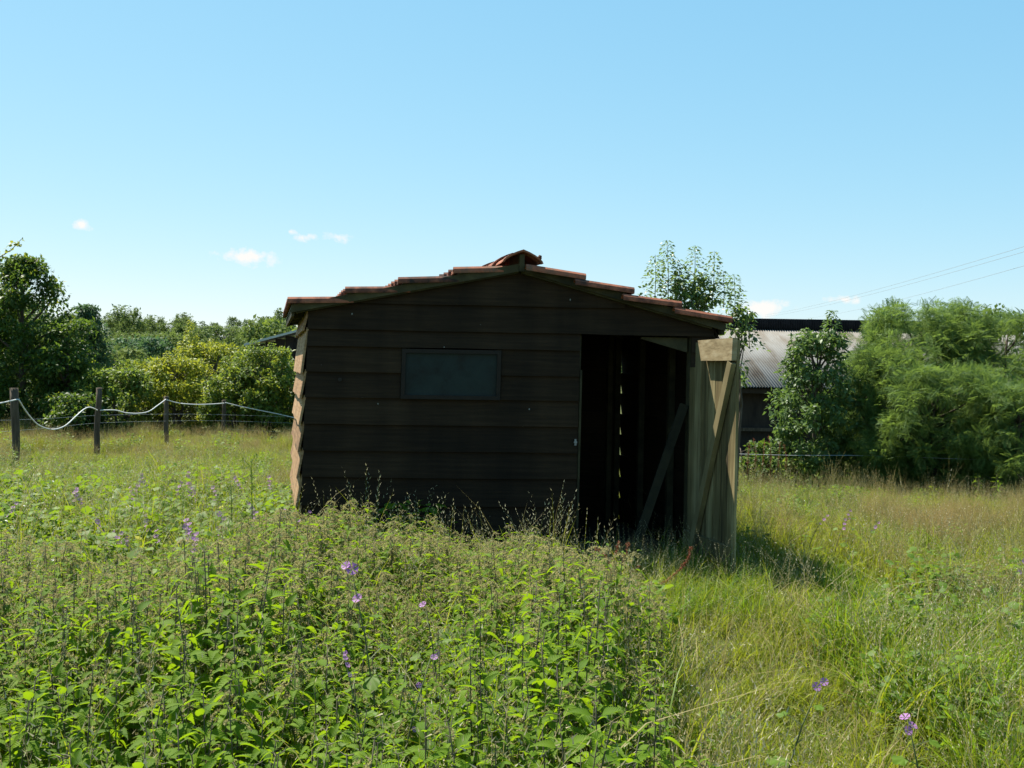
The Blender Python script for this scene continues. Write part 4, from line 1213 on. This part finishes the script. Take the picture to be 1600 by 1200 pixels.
def place(n, yr, xr, chooser, dens_pow=1.0):
    P, I, R, Sc = [], [], [], []
    for i in range(n):
        y = yr[0] + (yr[1] - yr[0]) * rnd.random() ** dens_pow
        x = rnd.uniform(*xr(y))
        if not in_view(x, y) or in_shed(x, y, .05): continue
        c = chooser(x, y)
        if c is None: continue
        k, s = c
        P.append((x, y, gz(x, y) - .01)); I.append(k); R.append((rnd.gauss(0, .10), rnd.gauss(0, .10), rnd.random() * 6.283))
        s *= rnd.uniform(.7, 1.3) * (1 + .5 * noise.noise(Vector((x * 1.9, y * 1.9, 31.0))))
        Sc.append((s, s, s * rnd.uniform(.85, 1.15)))
    return P, I, R, Sc
def pick(*opts):
    r = rnd.random() * sum(w for w, _ in opts)
    for w, k in opts:
        r -= w
        if r <= 0: return k
    return opts[-1][1]
def right_choice(x, y):
    if nettle_zone(x, y):
        if xb(y) - x > .5:
            return (pick((1, 5), (1, 12), (1, 13), (1, 8)), 1.05) if rnd.random() < .06 else None
        if rnd.random() < .45: return None
    n1 = noise.noise(Vector((x * .6, y * .6, 1.0))); n2 = noise.noise(Vector((x * 1.1 + 9, y * 1.1, 3.0)))
    pth = abs(x - (.95 + .12 * y + .25 * math.sin(y * .9)))              # trodden strip towards the door
    s = .95
    if y < 8.2 and pth < .42 and y > 2.2:
        return pick((4, 2), (4, 0), (.4, 5), (.6, 13)), .66
    if x > 3.6 and 8.2 < y < 10.6 and n1 > -.45: return pick((6, 4), (1.5, 3), (1, 0)), .66
    if y > 12.8 + .5 * n1 and rnd.random() < .5: return pick((1.2, 11), (2, 3), (1, 8), (1.5, 0)), .5
    if 1.55 < x < 2.7 and 6.0 < y < 7.9: return pick((4, 1), (1, 0)), .5
    if x < 2.6 and y > 6.1 and y < 8.2: return pick((4, 1), (1, 12), (1, 6), (.3, 5)), .6
    if x > 1.7 and y < 6.0 and n2 > -.25: return pick((5, 1), (3, 6), (1.6, 7), (.9, 8), (1.2, 5), (2, 12), (2, 0), (.8, 13), (.03, 10)), .9
    return pick((6, 0), (1.5, 2), (.9, 3), (1.0, 5), (1.2, 4 if n1 > .2 else 1), (3.2 if n2 > .15 else .9, 8 if n2 > .3 else 7), (2, 12 if n2 > -.2 else 2), (.7, 13), (.04, 10)), .82 - .34 * sstep(8.5, 13, y)
def left_choice(x, y):
    if nettle_zone(x, y) and rnd.random() < .97: return None
    n1 = noise.noise(Vector((x * .5, y * .5, 11.0)))
    if y < 10.3 and x > -5.5:
        return pick((3.4, 8), (2, 7), (5, 1), (2.5, 0), (.6, 9), (.3, 10), (2, 12), (.5, 13)), 1.12
    if y > 10.5 and noise.noise(Vector((x * .9, y * .7, 17.0))) > .22: return pick((2, 4), (2, 3), (2, 12), (1, 8), (.6, 13)), .62
    if y < 15.0 + .8 * n1 + .35 * (x + 5): return pick((4, 1), (3, 0), (2, 12), (1, 7), (.5, 2), (.5, 3), (.2, 9), (1.2, 8), (.4, 13)), .86 - .3 * sstep(11, 14, y)
    if y < 17 + n1 + .3 * (x + 5): return pick((3, 0), (2, 1), (1.5, 4), (1, 3), (1, 2)), .48
    return pick((2.2, 4), (1, 3), (1, 2), (2.2, 0)), .42
P, I, R, Sc = place(17500, (1.5, 18.5), lambda y: (-.25, .53 * y + 1.1), right_choice, .85)
scatter('meadow_grass', 'tall meadow grass, green and straw coloured, right of the nettles', grass_coll, P, I, R, Sc)
P, I, R, Sc = place(13500, (5.6, 23.0), lambda y: (-.53 * y - 1.1, -.6 if y < 8 else -1.6 if y < 12 else -.21 * y + 1), left_choice, .9)
scatter('left_meadow', 'meadow grass and low weeds left of the shed up to the fence', grass_coll, P, I, R, Sc)
# long grass in the shed's shade by the doorway
P, I, R, Sc = [], [], [], []
for i in range(480):
    x = rnd.uniform(.35, 1.75); y = rnd.uniform(6.2, 8.05)
    if in_shed(x, y, -.02): continue
    P.append((x, y, gz(x, y))); I.append(pick((4, 1), (1.2, 12), (.35, 5), (1, 6))); R.append((rnd.gauss(0, .12), rnd.gauss(0, .12), rnd.random() * 6.28))
    s = rnd.uniform(.42, .8) * (1 if y < 7.4 else .75); Sc.append((s, s, s))
scatter('doorway_grass', 'long green grass in the shade before the doorway', grass_coll, P, I, R, Sc)

# ------------------------------------------------------------------ nettles
def nettle_leaf(seed, curl):
    """toothed leaf, length 1 along y"""
    prof = [(0, .0), (.04, .14), (.11, .215), (.20, .25), (.30, .248), (.40, .228), (.50, .20), (.60, .165), (.70, .128), (.80, .088), (.90, .046), (1.0, 0)]
    V, Fc = [], []
    rows = []
    for i, (y, w) in enumerate(prof):
        z = -curl * y * y + .10 * y
        rows.append((y, w, z))
    V.append((0, 0, 0))
    mid, lf, rt = [0], [0], [0]
    for i in range(1, len(rows) - 1):
        y, w, z = rows[i]
        mid.append(len(V)); V.append((0, y, z))
        lf.append(len(V)); V.append((-w * 1.08, y + .055, z + .36 * w)); rt.append(len(V)); V.append((w * 1.08, y + .055, z + .36 * w))
    tip = len(V); V.append((0, 1, rows[-1][2])); mid.append(tip); lf.append(tip); rt.append(tip)
    for i in range(len(mid) - 1):
        for side, fl in ((lf, 0), (rt, 1)):
            a, b, c, d_ = mid[i], mid[i + 1], side[i + 1], side[i]
            quad = [a, b, c, d_]
            quad = [q for k_, q in enumerate(quad) if q not in quad[:k_]]
            # tooth: notch between consecutive edge points
            if c != d_ and c != tip and d_ != 0:
                pa, pc = V[d_], V[c]
                nt = (pa[0] * .36 + pc[0] * .46, pa[1] * .45 + pc[1] * .55 - .02, pa[2] * .5 + pc[2] * .5 - .01)
                ni = len(V); V.append(nt)
                tri = [(a, b, ni), (b, c, ni), (a, ni, d_)]
            elif len(quad) == 4: tri = [(quad[0], quad[1], quad[2]), (quad[0], quad[2], quad[3])]
            else: tri = [tuple(quad)]
            for t in tri: Fc.append(t if not fl else t[::-1])
    return np.array(V), np.array(Fc)
NLEAF = [nettle_leaf(0, .35), nettle_leaf(1, .7), nettle_leaf(2, 1.0)]
nleaf_me = [np_mesh('nettle_leaf', v, f, M['nettle'], np.full(len(v), .25 + .25 * i), lv=v) for i, (v, f) in enumerate(NLEAF)]

def nettle_spec(seed, h, flowery):
    rr = random.Random(seed)
    bend = rr.uniform(-.06, .06), rr.uniform(-.06, .06)
    def axis(f): return Vector((bend[0] * f * f, bend[1] * f * f, h * f))
    stem = MB(); stem.tube([axis(i / 5) for i in range(6)], [.0042 * (1 - .6 * i / 5) for i in range(6)], 5)
    leaves = []; FV, FF, FT = [], [], []
    nn = 13; a0 = rr.random() * 6.28
    for i in range(nn):
        f = .16 + .84 * (i / (nn - 1)) ** .92
        f = min(f, .995)
        p = axis(f)
        big = math.sin(min(1, (1 - f) * 2.0 + .16) * math.pi / 2)
        L = (.030 + .055 * big) * rr.uniform(.85, 1.15)
        if f < .35: L *= .85
        if f > .9: L = .026 * rr.uniform(.8, 1.2)
        for s_ in (0, 1):
            an = a0 + i * math.pi / 2 + s_ * math.pi + rr.uniform(-.3, .3)
            el = rr.uniform(-.25, .35) if f < .85 else rr.uniform(.2, .9)
            if rr.random() < .06: continue
            d = Vector((math.cos(an) * math.cos(el), math.sin(an) * math.cos(el), math.sin(el)))
            z = Vector((0, 0, 1)) + Vector((rr.gauss(0, .25), rr.gauss(0, .25), 0))
            x = d.cross(z).normalized(); z = x.cross(d)
            b = p + d * .018
            Mx = Matrix(((x.x * L, d.x * L, z.x * L, b.x), (x.y * L, d.y * L, z.y * L, b.y), (x.z * L, d.z * L, z.z * L, b.z), (0, 0, 0, 1)))
            leaves.append((rr.randrange(3), Mx))
            stem.tube([p, b], [.0016, .0012], 4, cap=False)
            if flowery and f > .42 and rr.random() < flowery:       # hanging catkins at the joint
                for c in range(4):
                    a2 = an + rr.uniform(-1.3, 1.3) + .8; ln = rr.uniform(.045, .10) * (1.15 - .5 * f)
                    pts = [p + Vector((math.cos(a2) * ln * u, math.sin(a2) * ln * u, ln * (.35 * u - .95 * u * u))) for u in (0, .3, .6, .8, 1)]
                    for k_ in range(4):
                        for q in range(5):
                            c0 = pts[k_].lerp(pts[k_ + 1], rr.random())
                            o1 = Vector((rr.gauss(0, 1), rr.gauss(0, 1), rr.gauss(0, 1))).normalized() * .0075
                            o2 = Vector((rr.gauss(0, 1), rr.gauss(0, 1), rr.gauss(0, 1))).normalized() * .0075
                            bi = len(FV); FV.extend([tuple(c0), tuple(c0 + o1), tuple(c0 + o2)]); FF.append((bi, bi + 1, bi + 2)); FT.extend([rr.random()] * 3)
    return dict(h=h, stem=stem.mesh('stem', M['nettle_stem']), leaves=leaves,
                flowers=np_mesh('catkins', np.array(FV), np.array(FF), M['nettle_flower'], np.array(FT)) if FV else None)
def spec_foliage(sp):
    V, Fc, T, LV = [], [], [], []
    b = 0
    for k_, Mx in sp['leaves']:
        v, f = NLEAF[k_]
        m = np.array(Mx)
        V.append(v @ m[:3, :3].T + m[:3, 3]); Fc.append(f + b); T.append(np.full(len(v), .25 + .25 * k_)); LV.append(v); b += len(v)
    return np.concatenate(V), np.concatenate(Fc), np.concatenate(T), np.concatenate(LV)
specs = [nettle_spec(500 + i, .58 + .035 * (i % 4), (.0, .0, .07, .2, .5, .8, .9, 1.0)[i]) for i in range(8)]
for sp in specs:
    v, f, t, lv = spec_foliage(sp)
    sp['foliage'] = np_mesh('leaves', v, f, M['nettle'], t, lv=lv)
    # the whole plant as one mesh, for the far part of the bed
    V = [v]; Fc = [f]; T = [t]; LV = [lv]; MI = [np.zeros(len(f), int)]; b = len(v)
    sm_ = sp['stem']; sv = np.array([q.co[:] for q in sm_.vertices]); sm_.calc_loop_triangles(); sf = np.array([q.vertices[:] for q in sm_.loop_triangles])
    V.append(sv); Fc.append(sf + b); T.append(np.zeros(len(sv))); MI.append(np.ones(len(sf), int)); b += len(sv)
    if sp['flowers']:
        fm = sp['flowers']; fv = np.array([q.co[:] for q in fm.vertices]); ff = np.array([q.vertices[:] for q in fm.polygons])
        V.append(fv); Fc.append(ff + b); T.append(nrg.random(len(fv))); MI.append(np.full(len(ff), 2))
    sp['whole'] = np_mesh('nettle', np.concatenate(V), np.concatenate(Fc), [M['nettle'], M['nettle_stem'], M['nettle_flower']], np.concatenate(T), np.concatenate(MI), lv=np.concatenate(LV + [np.zeros((sum(len(q) for q in V[1:]), 3))]))

spots = []
cell = .103
yy = 1.45
while yy < 7.6:
    xx = -.53 * yy - 1.0
    while xx < 1.4:
        x = xx + rnd.uniform(-.5, .5) * cell; y = yy + rnd.uniform(-.5, .5) * cell
        xx += cell
        if not nettle_zone(x, y) or not in_view(x, y, .9) or in_shed(x, y, .06): continue
        if rnd.random() < .10 or rnd.random() < .65 * (1 - min(1, max(0, (xb(y) - x) / .5))): continue
        edge = min(1, max(.0, (xb(y) - x) / .35))
        hs_ = (.92 + .32 * noise.noise(Vector((x * 1.3, y * 1.3, 20)))) * (.72 + .28 * edge) * rnd.uniform(.86, 1.12)
        hs_ *= (1 - .30 * sstep(-1.3, .7, x) * sstep(5.0, 6.2, y)) * (1 - .10 * sstep(5.6, 6.6, y))
        if y > 4.6 and x < -1.9: hs_ *= .86
        spots.append((x, y, hs_))
    yy += cell
def visible(x, y, h):
    ztop_ = .65 * h
    v = RCAM.transposed() @ (Vector((x, y, ztop_)) - EYE)
    py = 600 - F * v.y / -v.z; px_ = 800 + F * v.x / -v.z
    return -20 < px_ < 1620 and py < 1195
vis = sorted([s for s in spots if visible(*s)], key=lambda s: s[0] ** 2 + s[1] ** 2)
near = vis[:300]; near_set = set(near)
LABN = 'stinging nettle with toothed leaves in the dense nettle bed nearest the camera'
for i, (x, y, hs_) in enumerate(near):
    k_ = rnd.choice((0, 0, 1, 1, 2, 3)) if y < 3.2 else rnd.choice((0, 1, 2, 3, 4))
    sp = specs[k_]
    o = empty('nettle', (x, y, gz(x, y)), rnd.random() * 6.283)
    o.rotation_euler = (rnd.gauss(0, .07), rnd.gauss(0, .07), o.rotation_euler.z)
    o.scale = (hs_, hs_, hs_ * rnd.uniform(.95, 1.12))
    tag(o, LABN, 'nettle', 'nettles in the foreground bed')
    link('stem', sp['stem'], o)
    if i < 110:
        for lk, Mx in sp['leaves']: link('leaf', nleaf_me[lk], o, Mx)
    else:
        tag(link('leaves', sp['foliage'], o), kind='stuff')
    if sp['flowers']: tag(link('catkins', sp['flowers'], o), kind='stuff')
net_coll = src_collection('nettle_source', [sp['whole'] for sp in specs])
P, I, R, Sc = [], [], [], []
for s in spots:
    if s in near_set: continue
    x, y, h = s
    P.append((x, y, gz(x, y))); I.append(rnd.choice((1, 2, 3, 4)) if y < 4.0 else rnd.choice((3, 4, 5, 6, 7)) if y < 5.0 else rnd.choice((5, 6, 7)))
    R.append((rnd.gauss(0, .07), rnd.gauss(0, .07), rnd.random() * 6.283)); Sc.append((h, h, h * rnd.uniform(.95, 1.1)))
BW = []
for q in range(420):
    y = rnd.uniform(2.0, 6.9); x = rnd.uniform(-.53 * y - .6, .9)
    if nettle_zone(x, y) and not in_shed(x, y, .15): BW.append((x, y))
scatter('bed_weeds', 'stray grass stalks and broad weeds mixed in among the nettles', grass_coll, [(x, y, gz(x, y)) for x, y in BW], [pick((2, 12), (1.2, 5), (1, 13), (1, 8), (1, 6)) for _ in BW],
        [(rnd.gauss(0, .15), rnd.gauss(0, .15), rnd.random() * 6.28) for _ in BW], [(q_, q_, q_ * 1.1) for q_ in [rnd.uniform(.85, 1.3) for _ in BW]])
scatter('nettle_bed', 'far part of the dense nettle bed with tan seed catkins, reaching the shed', net_coll, P, I, R, Sc)

# ------------------------------------------------------------------ mallows
def mallow_leaf_mesh():
    V = [(0, 0, 0)]; n = 20
    for i in range(n + 1):
        a = -2.5 + 5.0 * i / n
        r = .5 * (1 - .22 * abs(math.cos(a * 2.5 + math.pi / 2)) ** 2) * (1 - .1 * abs(a) / 2.5)
        V.append((r * math.sin(a), .12 + r * math.cos(a) + .2, .10 * math.sin(a * 5) * r))
    return np_mesh('leaf', np.array(V), np.array([(0, i + 2, i + 1) for i in range(n)]), M['weed'], np.full(len(V), .6))
def mallow_flower_mesh():
    V, Fc = [], []
    for k_ in range(5):
        a = k_ * 1.2566
        def P_(r, da, z): return (r * math.sin(a + da), r * math.cos(a + da), z)
        b = len(V)
        V += [P_(.06, 0, 0), P_(.55, -.42, .22), P_(.95, -.50, .30), P_(.86, 0, .26), P_(.95, .50, .30), P_(.55, .42, .22)]
        Fc += [(b, b + 1, b + 3), (b + 1, b + 2, b + 3), (b, b + 3, b + 5), (b + 5, b + 3, b + 4)]
    return np_mesh('flower', np.array(V), np.array(Fc), M['mallow_flower'], np.full(len(V), .5))
ml_leaf, ml_flow = mallow_leaf_mesh(), mallow_flower_mesh()
def mallow(x, y, h, label, group, seed, nfl=4, nlf=9, fl=.020, fl_at=None, side=None):
    rr = random.Random(seed)
    bx, by = rr.choice((-1, 1)) * rr.uniform(.05, .14), rr.uniform(-.09, .09)
    x -= bx; y -= by                     # the tip stays where the flower is seen
    root = empty('mallow', (x, y, gz(x, y)))
    tag(root, label, 'mallow', group)
    mb = MB()
    ax = lambda f: Vector((bx * f * f, by * f * f, h * f))
    mb.tube([ax(i / 4) for i in range(5)], [.0042, .0038, .0032, .0026, .0015], 6)
    tips = []
    for i in range(nlf):
        f = .15 + .8 * i / nlf; an = i * 2.4 + seed; ln = .09 * (1.1 - f) + .02
        e = ax(f) + Vector((math.cos(an) * ln, math.sin(an) * ln, ln * .5)); tips.append((e, an, f))
        mb.tube([ax(f), e], [.0018, .0013], 4, cap=False)
    mb.build('stem', M['mallow_stem'], root)
    for e, an, f in tips:
        L = (.10 * (1.15 - f) + .012) * rr.uniform(.8, 1.15)
        Mx = Matrix.Translation(e) @ Euler((rr.uniform(-.7, .1), rr.uniform(-.3, .3), an - math.pi / 2)).to_matrix().to_4x4() @ Matrix.Scale(L, 4)
        link('leaf', ml_leaf, root, Mx)
    for i in range(nfl):
        f = (fl_at[i] if fl_at else 1 - .28 * i / max(1, nfl)); an = rr.random() * 6.28 if side is None else side + rr.uniform(-.8, .8)
        e = ax(min(f, 1)) + Vector((math.cos(an) * .022, math.sin(an) * .022, .006))
        Mx = Matrix.Translation(e) @ Euler((rr.uniform(.3, 1.2), rr.uniform(-.5, .5), rr.uniform(-.8, .8))).to_matrix().to_4x4() @ Matrix.Scale(fl * .85 * rr.uniform(.75, 1.1), 4)
        link('flower', ml_flow, root, Mx)
    return root
def mallow_px(px, py, y, label, group, seed, **k_):
    p = at_y(px, py, y); p.x -= 0
    return mallow(p.x, y, p.z - gz(p.x, y), label, group, seed, **k_)
G1 = 'mallows among the nettles and grass in front'
mallow_px(548, 884, 3.25, 'tallest purple-flowered mallow rising from the nettles left of centre', G1, 3, nfl=3, nlf=11, fl=.026, fl_at=(.995, .985, .88), side=-1.6)
mallow_px(664, 944, 4.0, 'mallow with a single pink-purple flower, centre of the nettle bed', G1, 4, nfl=2, nlf=8, fl=.024, fl_at=(.995, .70), side=-1.6)
mallow_px(674, 1024, 3.0, 'short mallow with small purple buds low in the central nettles', G1, 5, nfl=3, nlf=8, fl=.014, fl_at=(.99, .88, .7), side=-1.6)
mallow_px(536, 1018, 3.0, 'mallow with faint pink flowers below the tallest mallow', G1, 6, nfl=4, nlf=7, fl=.014, fl_at=(.99, .97, .94, .9), side=-1.6)
mallow_px(1285, 1062, 3.2, 'mallow with one violet flower at the trodden grass strip', G1, 7, nfl=2, nlf=8, fl=.022, fl_at=(.99, .96), side=-1.6)
mallow_px(1418, 1122, 2.95, 'mallow with violet flowers in the lower right grass', G1, 8, nfl=3, nlf=8, fl=.020, fl_at=(1, .96, .93), side=-1.6)
mallow_px(1596, 878, 6.0, 'mallow with a violet flower at the right picture edge', G1, 9, nfl=2, nlf=7, fl=.022, side=-1.6)
rr = random.Random(5)
for i in range(30):
    px = rr.gauss(330, 85) if i > 6 else rr.uniform(20, 240)
    px = min(478, max(15, px))
    py = rr.uniform(742, 838)
    y = (1.6 - .50) * F / (py - 567)
    p = at_y(px, py, y)
    if in_shed(p.x, y, .12): continue
    mallow(p.x, y, max(.28, p.z), 'small purple-flowered mallow in the weedy patch left of the shed', 'mallows left of the shed', 100 + i, nfl=4, nlf=11, fl=.026, side=-1.6)
for i, (px, py, y) in enumerate(((488, 800, 7.35), (470, 812, 7.2), (445, 795, 7.5), (455, 835, 6.9), (425, 815, 7.2), (500, 828, 7.1), (405, 800, 7.6), (478, 845, 6.8))):
    p = at_y(px, py, y)
    mallow(p.x, y, p.z, 'leafy mallow growing against the left front corner of the shed', 'mallows at the shed corner', 180 + i, nfl=1 + i % 2, nlf=15, fl=.02, side=-1.6)
for i, (px, py) in enumerate(((1290, 806), (1322, 812), (1371, 818), (1328, 800))):
    y = (1.6 - .38) * F / (py - 581)
    p = at_y(px, py, y)
    mallow(p.x, y, p.z, 'small pale-flowered mallow in the grass behind the door shadow, %s from the left' % ('first', 'second', 'fourth', 'third')[i], 'mallows in the right meadow', 150 + i, nfl=3, nlf=5, fl=.019, side=-1.6)

# ------------------------------------------------------------------ docks with red seed spikes, tall weed
ORD = ('first', 'second', 'third', 'fourth', 'fifth', 'sixth')
def dock(pxs, y, label, seed):
    rr = random.Random(seed)
    pts = [at_y(px, py, y) for px, py in pxs]
    b = pts[0]; root = empty('dock', (b.x, y, gz(b.x, y)))
    tag(root, label, 'dock plant', 'docks by the shed front' if y < 10 else 'docks before the barn')
    loc = root.location
    g0 = Vector((b.x, y, gz(b.x, y)))
    allp = [g0 - loc] + [p - loc for p in pts]
    mb = MB(); mb.tube(allp, [.004] + [.003] * (len(allp) - 2) + [.0015], 5); mb.build('stem', M['dock_seed'], root)
    V, Fc, T = [], [], []
    for i in range(1, len(allp) - 1):
        a, c = allp[i], allp[i + 1]
        for k_ in range(95):
            q = a.lerp(c, rr.random())
            r = (.017 if y < 10 else .03) * (1 - .35 * i / len(allp))
            q = q + Vector((rr.gauss(0, 1), rr.gauss(0, 1), rr.gauss(0, .7))).normalized() * r * rr.random() ** .5
            o1 = Vector((rr.gauss(0, 1), rr.gauss(0, 1), rr.gauss(0, 1))).normalized() * .0085; o2 = Vector((rr.gauss(0, 1), rr.gauss(0, 1), rr.gauss(0, 1))).normalized() * .0085
            bi = len(V); V += [tuple(q), tuple(q + o1), tuple(q + o2)]; Fc.append((bi, bi + 1, bi + 2)); T += [rr.random()] * 3
    link('seed_spike', np_mesh('seed_spike', np.array(V), np.array(Fc), M['dock_seed'], np.array(T)), root)
DL = 'red-brown dock seed spike in the grass before the doorway, %s from the left'
dock([(880, 892), (876, 870), (868, 853)], 6.9, 'red-brown dock spike against the boards, leftmost by the doorway', 1)
dock([(888, 900), (882, 880), (874, 868)], 6.8, DL % 'second', 2)
dock([(905, 895), (900, 876), (893, 864)], 6.8, DL % 'third', 3)
dock([(958, 905), (950, 875), (940, 864), (929, 857)], 6.7, DL % 'fourth', 4)
dock([(955, 900), (956, 874), (964, 862), (967, 845)], 6.7, DL % 'fifth', 5)
dock([(966, 905), (972, 880), (980, 862), (982, 848)], 6.65, DL % 'sixth', 6)
dock([(978, 912), (990, 898), (997, 884)], 6.6, DL % 'seventh', 7)
dock([(1025, 917), (1045, 905), (1064, 888), (1076, 872), (1079, 855)], 6.6, 'long arching red-brown dock spike in front of the open door', 8)
for i, (x0_, y0_, y1_) in enumerate(DOCKS_FAR):
    dock([(x0_, y0_ - 8), (x0_ + 1, (y0_ + y1_) / 2), (x0_ + 3 * (-1) ** i, y1_)], 15.2, 'brown dock spike far off before the dark barn wall, %s from the left' % ORD[i], 60 + i)
def tall_weed(px, py0, py1, y, label, seed):
    rr = random.Random(seed)
    t = at_y(px, py1, y); root = empty('tall_weed', (t.x, y, gz(t.x, y))); tag(root, label, 'weed')
    h = t.z - root.location.z
    mb = MB(); mb.tube([(0, 0, 0), (.01, 0, h * .5), (0, 0, h)], [.006, .005, .002], 5)
    P, D = [], []
    for i in range(7):
        f = .72 + .28 * i / 7; an = rr.random() * 6.28; ln = rr.uniform(.05, .14)
        a = Vector((0, 0, h * f)); e = a + Vector((math.cos(an) * ln, math.sin(an) * ln * .5, .06))
        mb.tube([a, a.lerp(e, .6) + Vector((0, 0, .01)), e], [.002, .0016, .001], 4)
        for q in range(14): P.append(tuple(e + Vector((rr.gauss(0, .012), rr.gauss(0, .012), rr.gauss(0, .014))))); D.append((rr.gauss(0, 1), rr.gauss(0, 1), rr.gauss(0, 1)))
    mb.build('stem', M['weed'], root)
    link('seed_heads', leaf_mesh('seed_heads', LEAF, np.array(P), frames(np.array(D)), nrg.uniform(.012, .022, len(P)), nrg.random(len(P)) * .3, M['dark_leaf']), root)
tall_weed(393, 865, 716, 7.2, 'tall single green weed stem with dark seed heads left of the shed', 3)
tall_weed(361, 850, 756, 7.6, 'shorter leaning weed with dark seed heads beside the tall weed', 4)
# nettles and weeds along the foot of the right-hand thicket
k_ = 0
for (px, py, y) in ((1232, 735, 15.6), (1278, 722, 15.4), (1300, 735, 15.0), (1330, 742, 14.6), (1530, 752, 13.6), (1560, 770, 13.2)):
    p = at_y(px, py, y); o = empty('nettle', (p.x, y, gz(p.x, y)), rnd.random() * 6)
    s = max(.4, (p.z - gz(p.x, y))) / .62; o.scale = (s * 1.3, s * 1.3, s)
    tag(o, 'upright nettle at the foot of the right-hand thicket, %s from the left' % ORD[k_], 'nettle', 'nettles below the thicket')
    sp = specs[k_ % 3]; k_ += 1
    link('stem', sp['stem'], o); tag(link('leaves', sp['foliage'], o), kind='stuff')
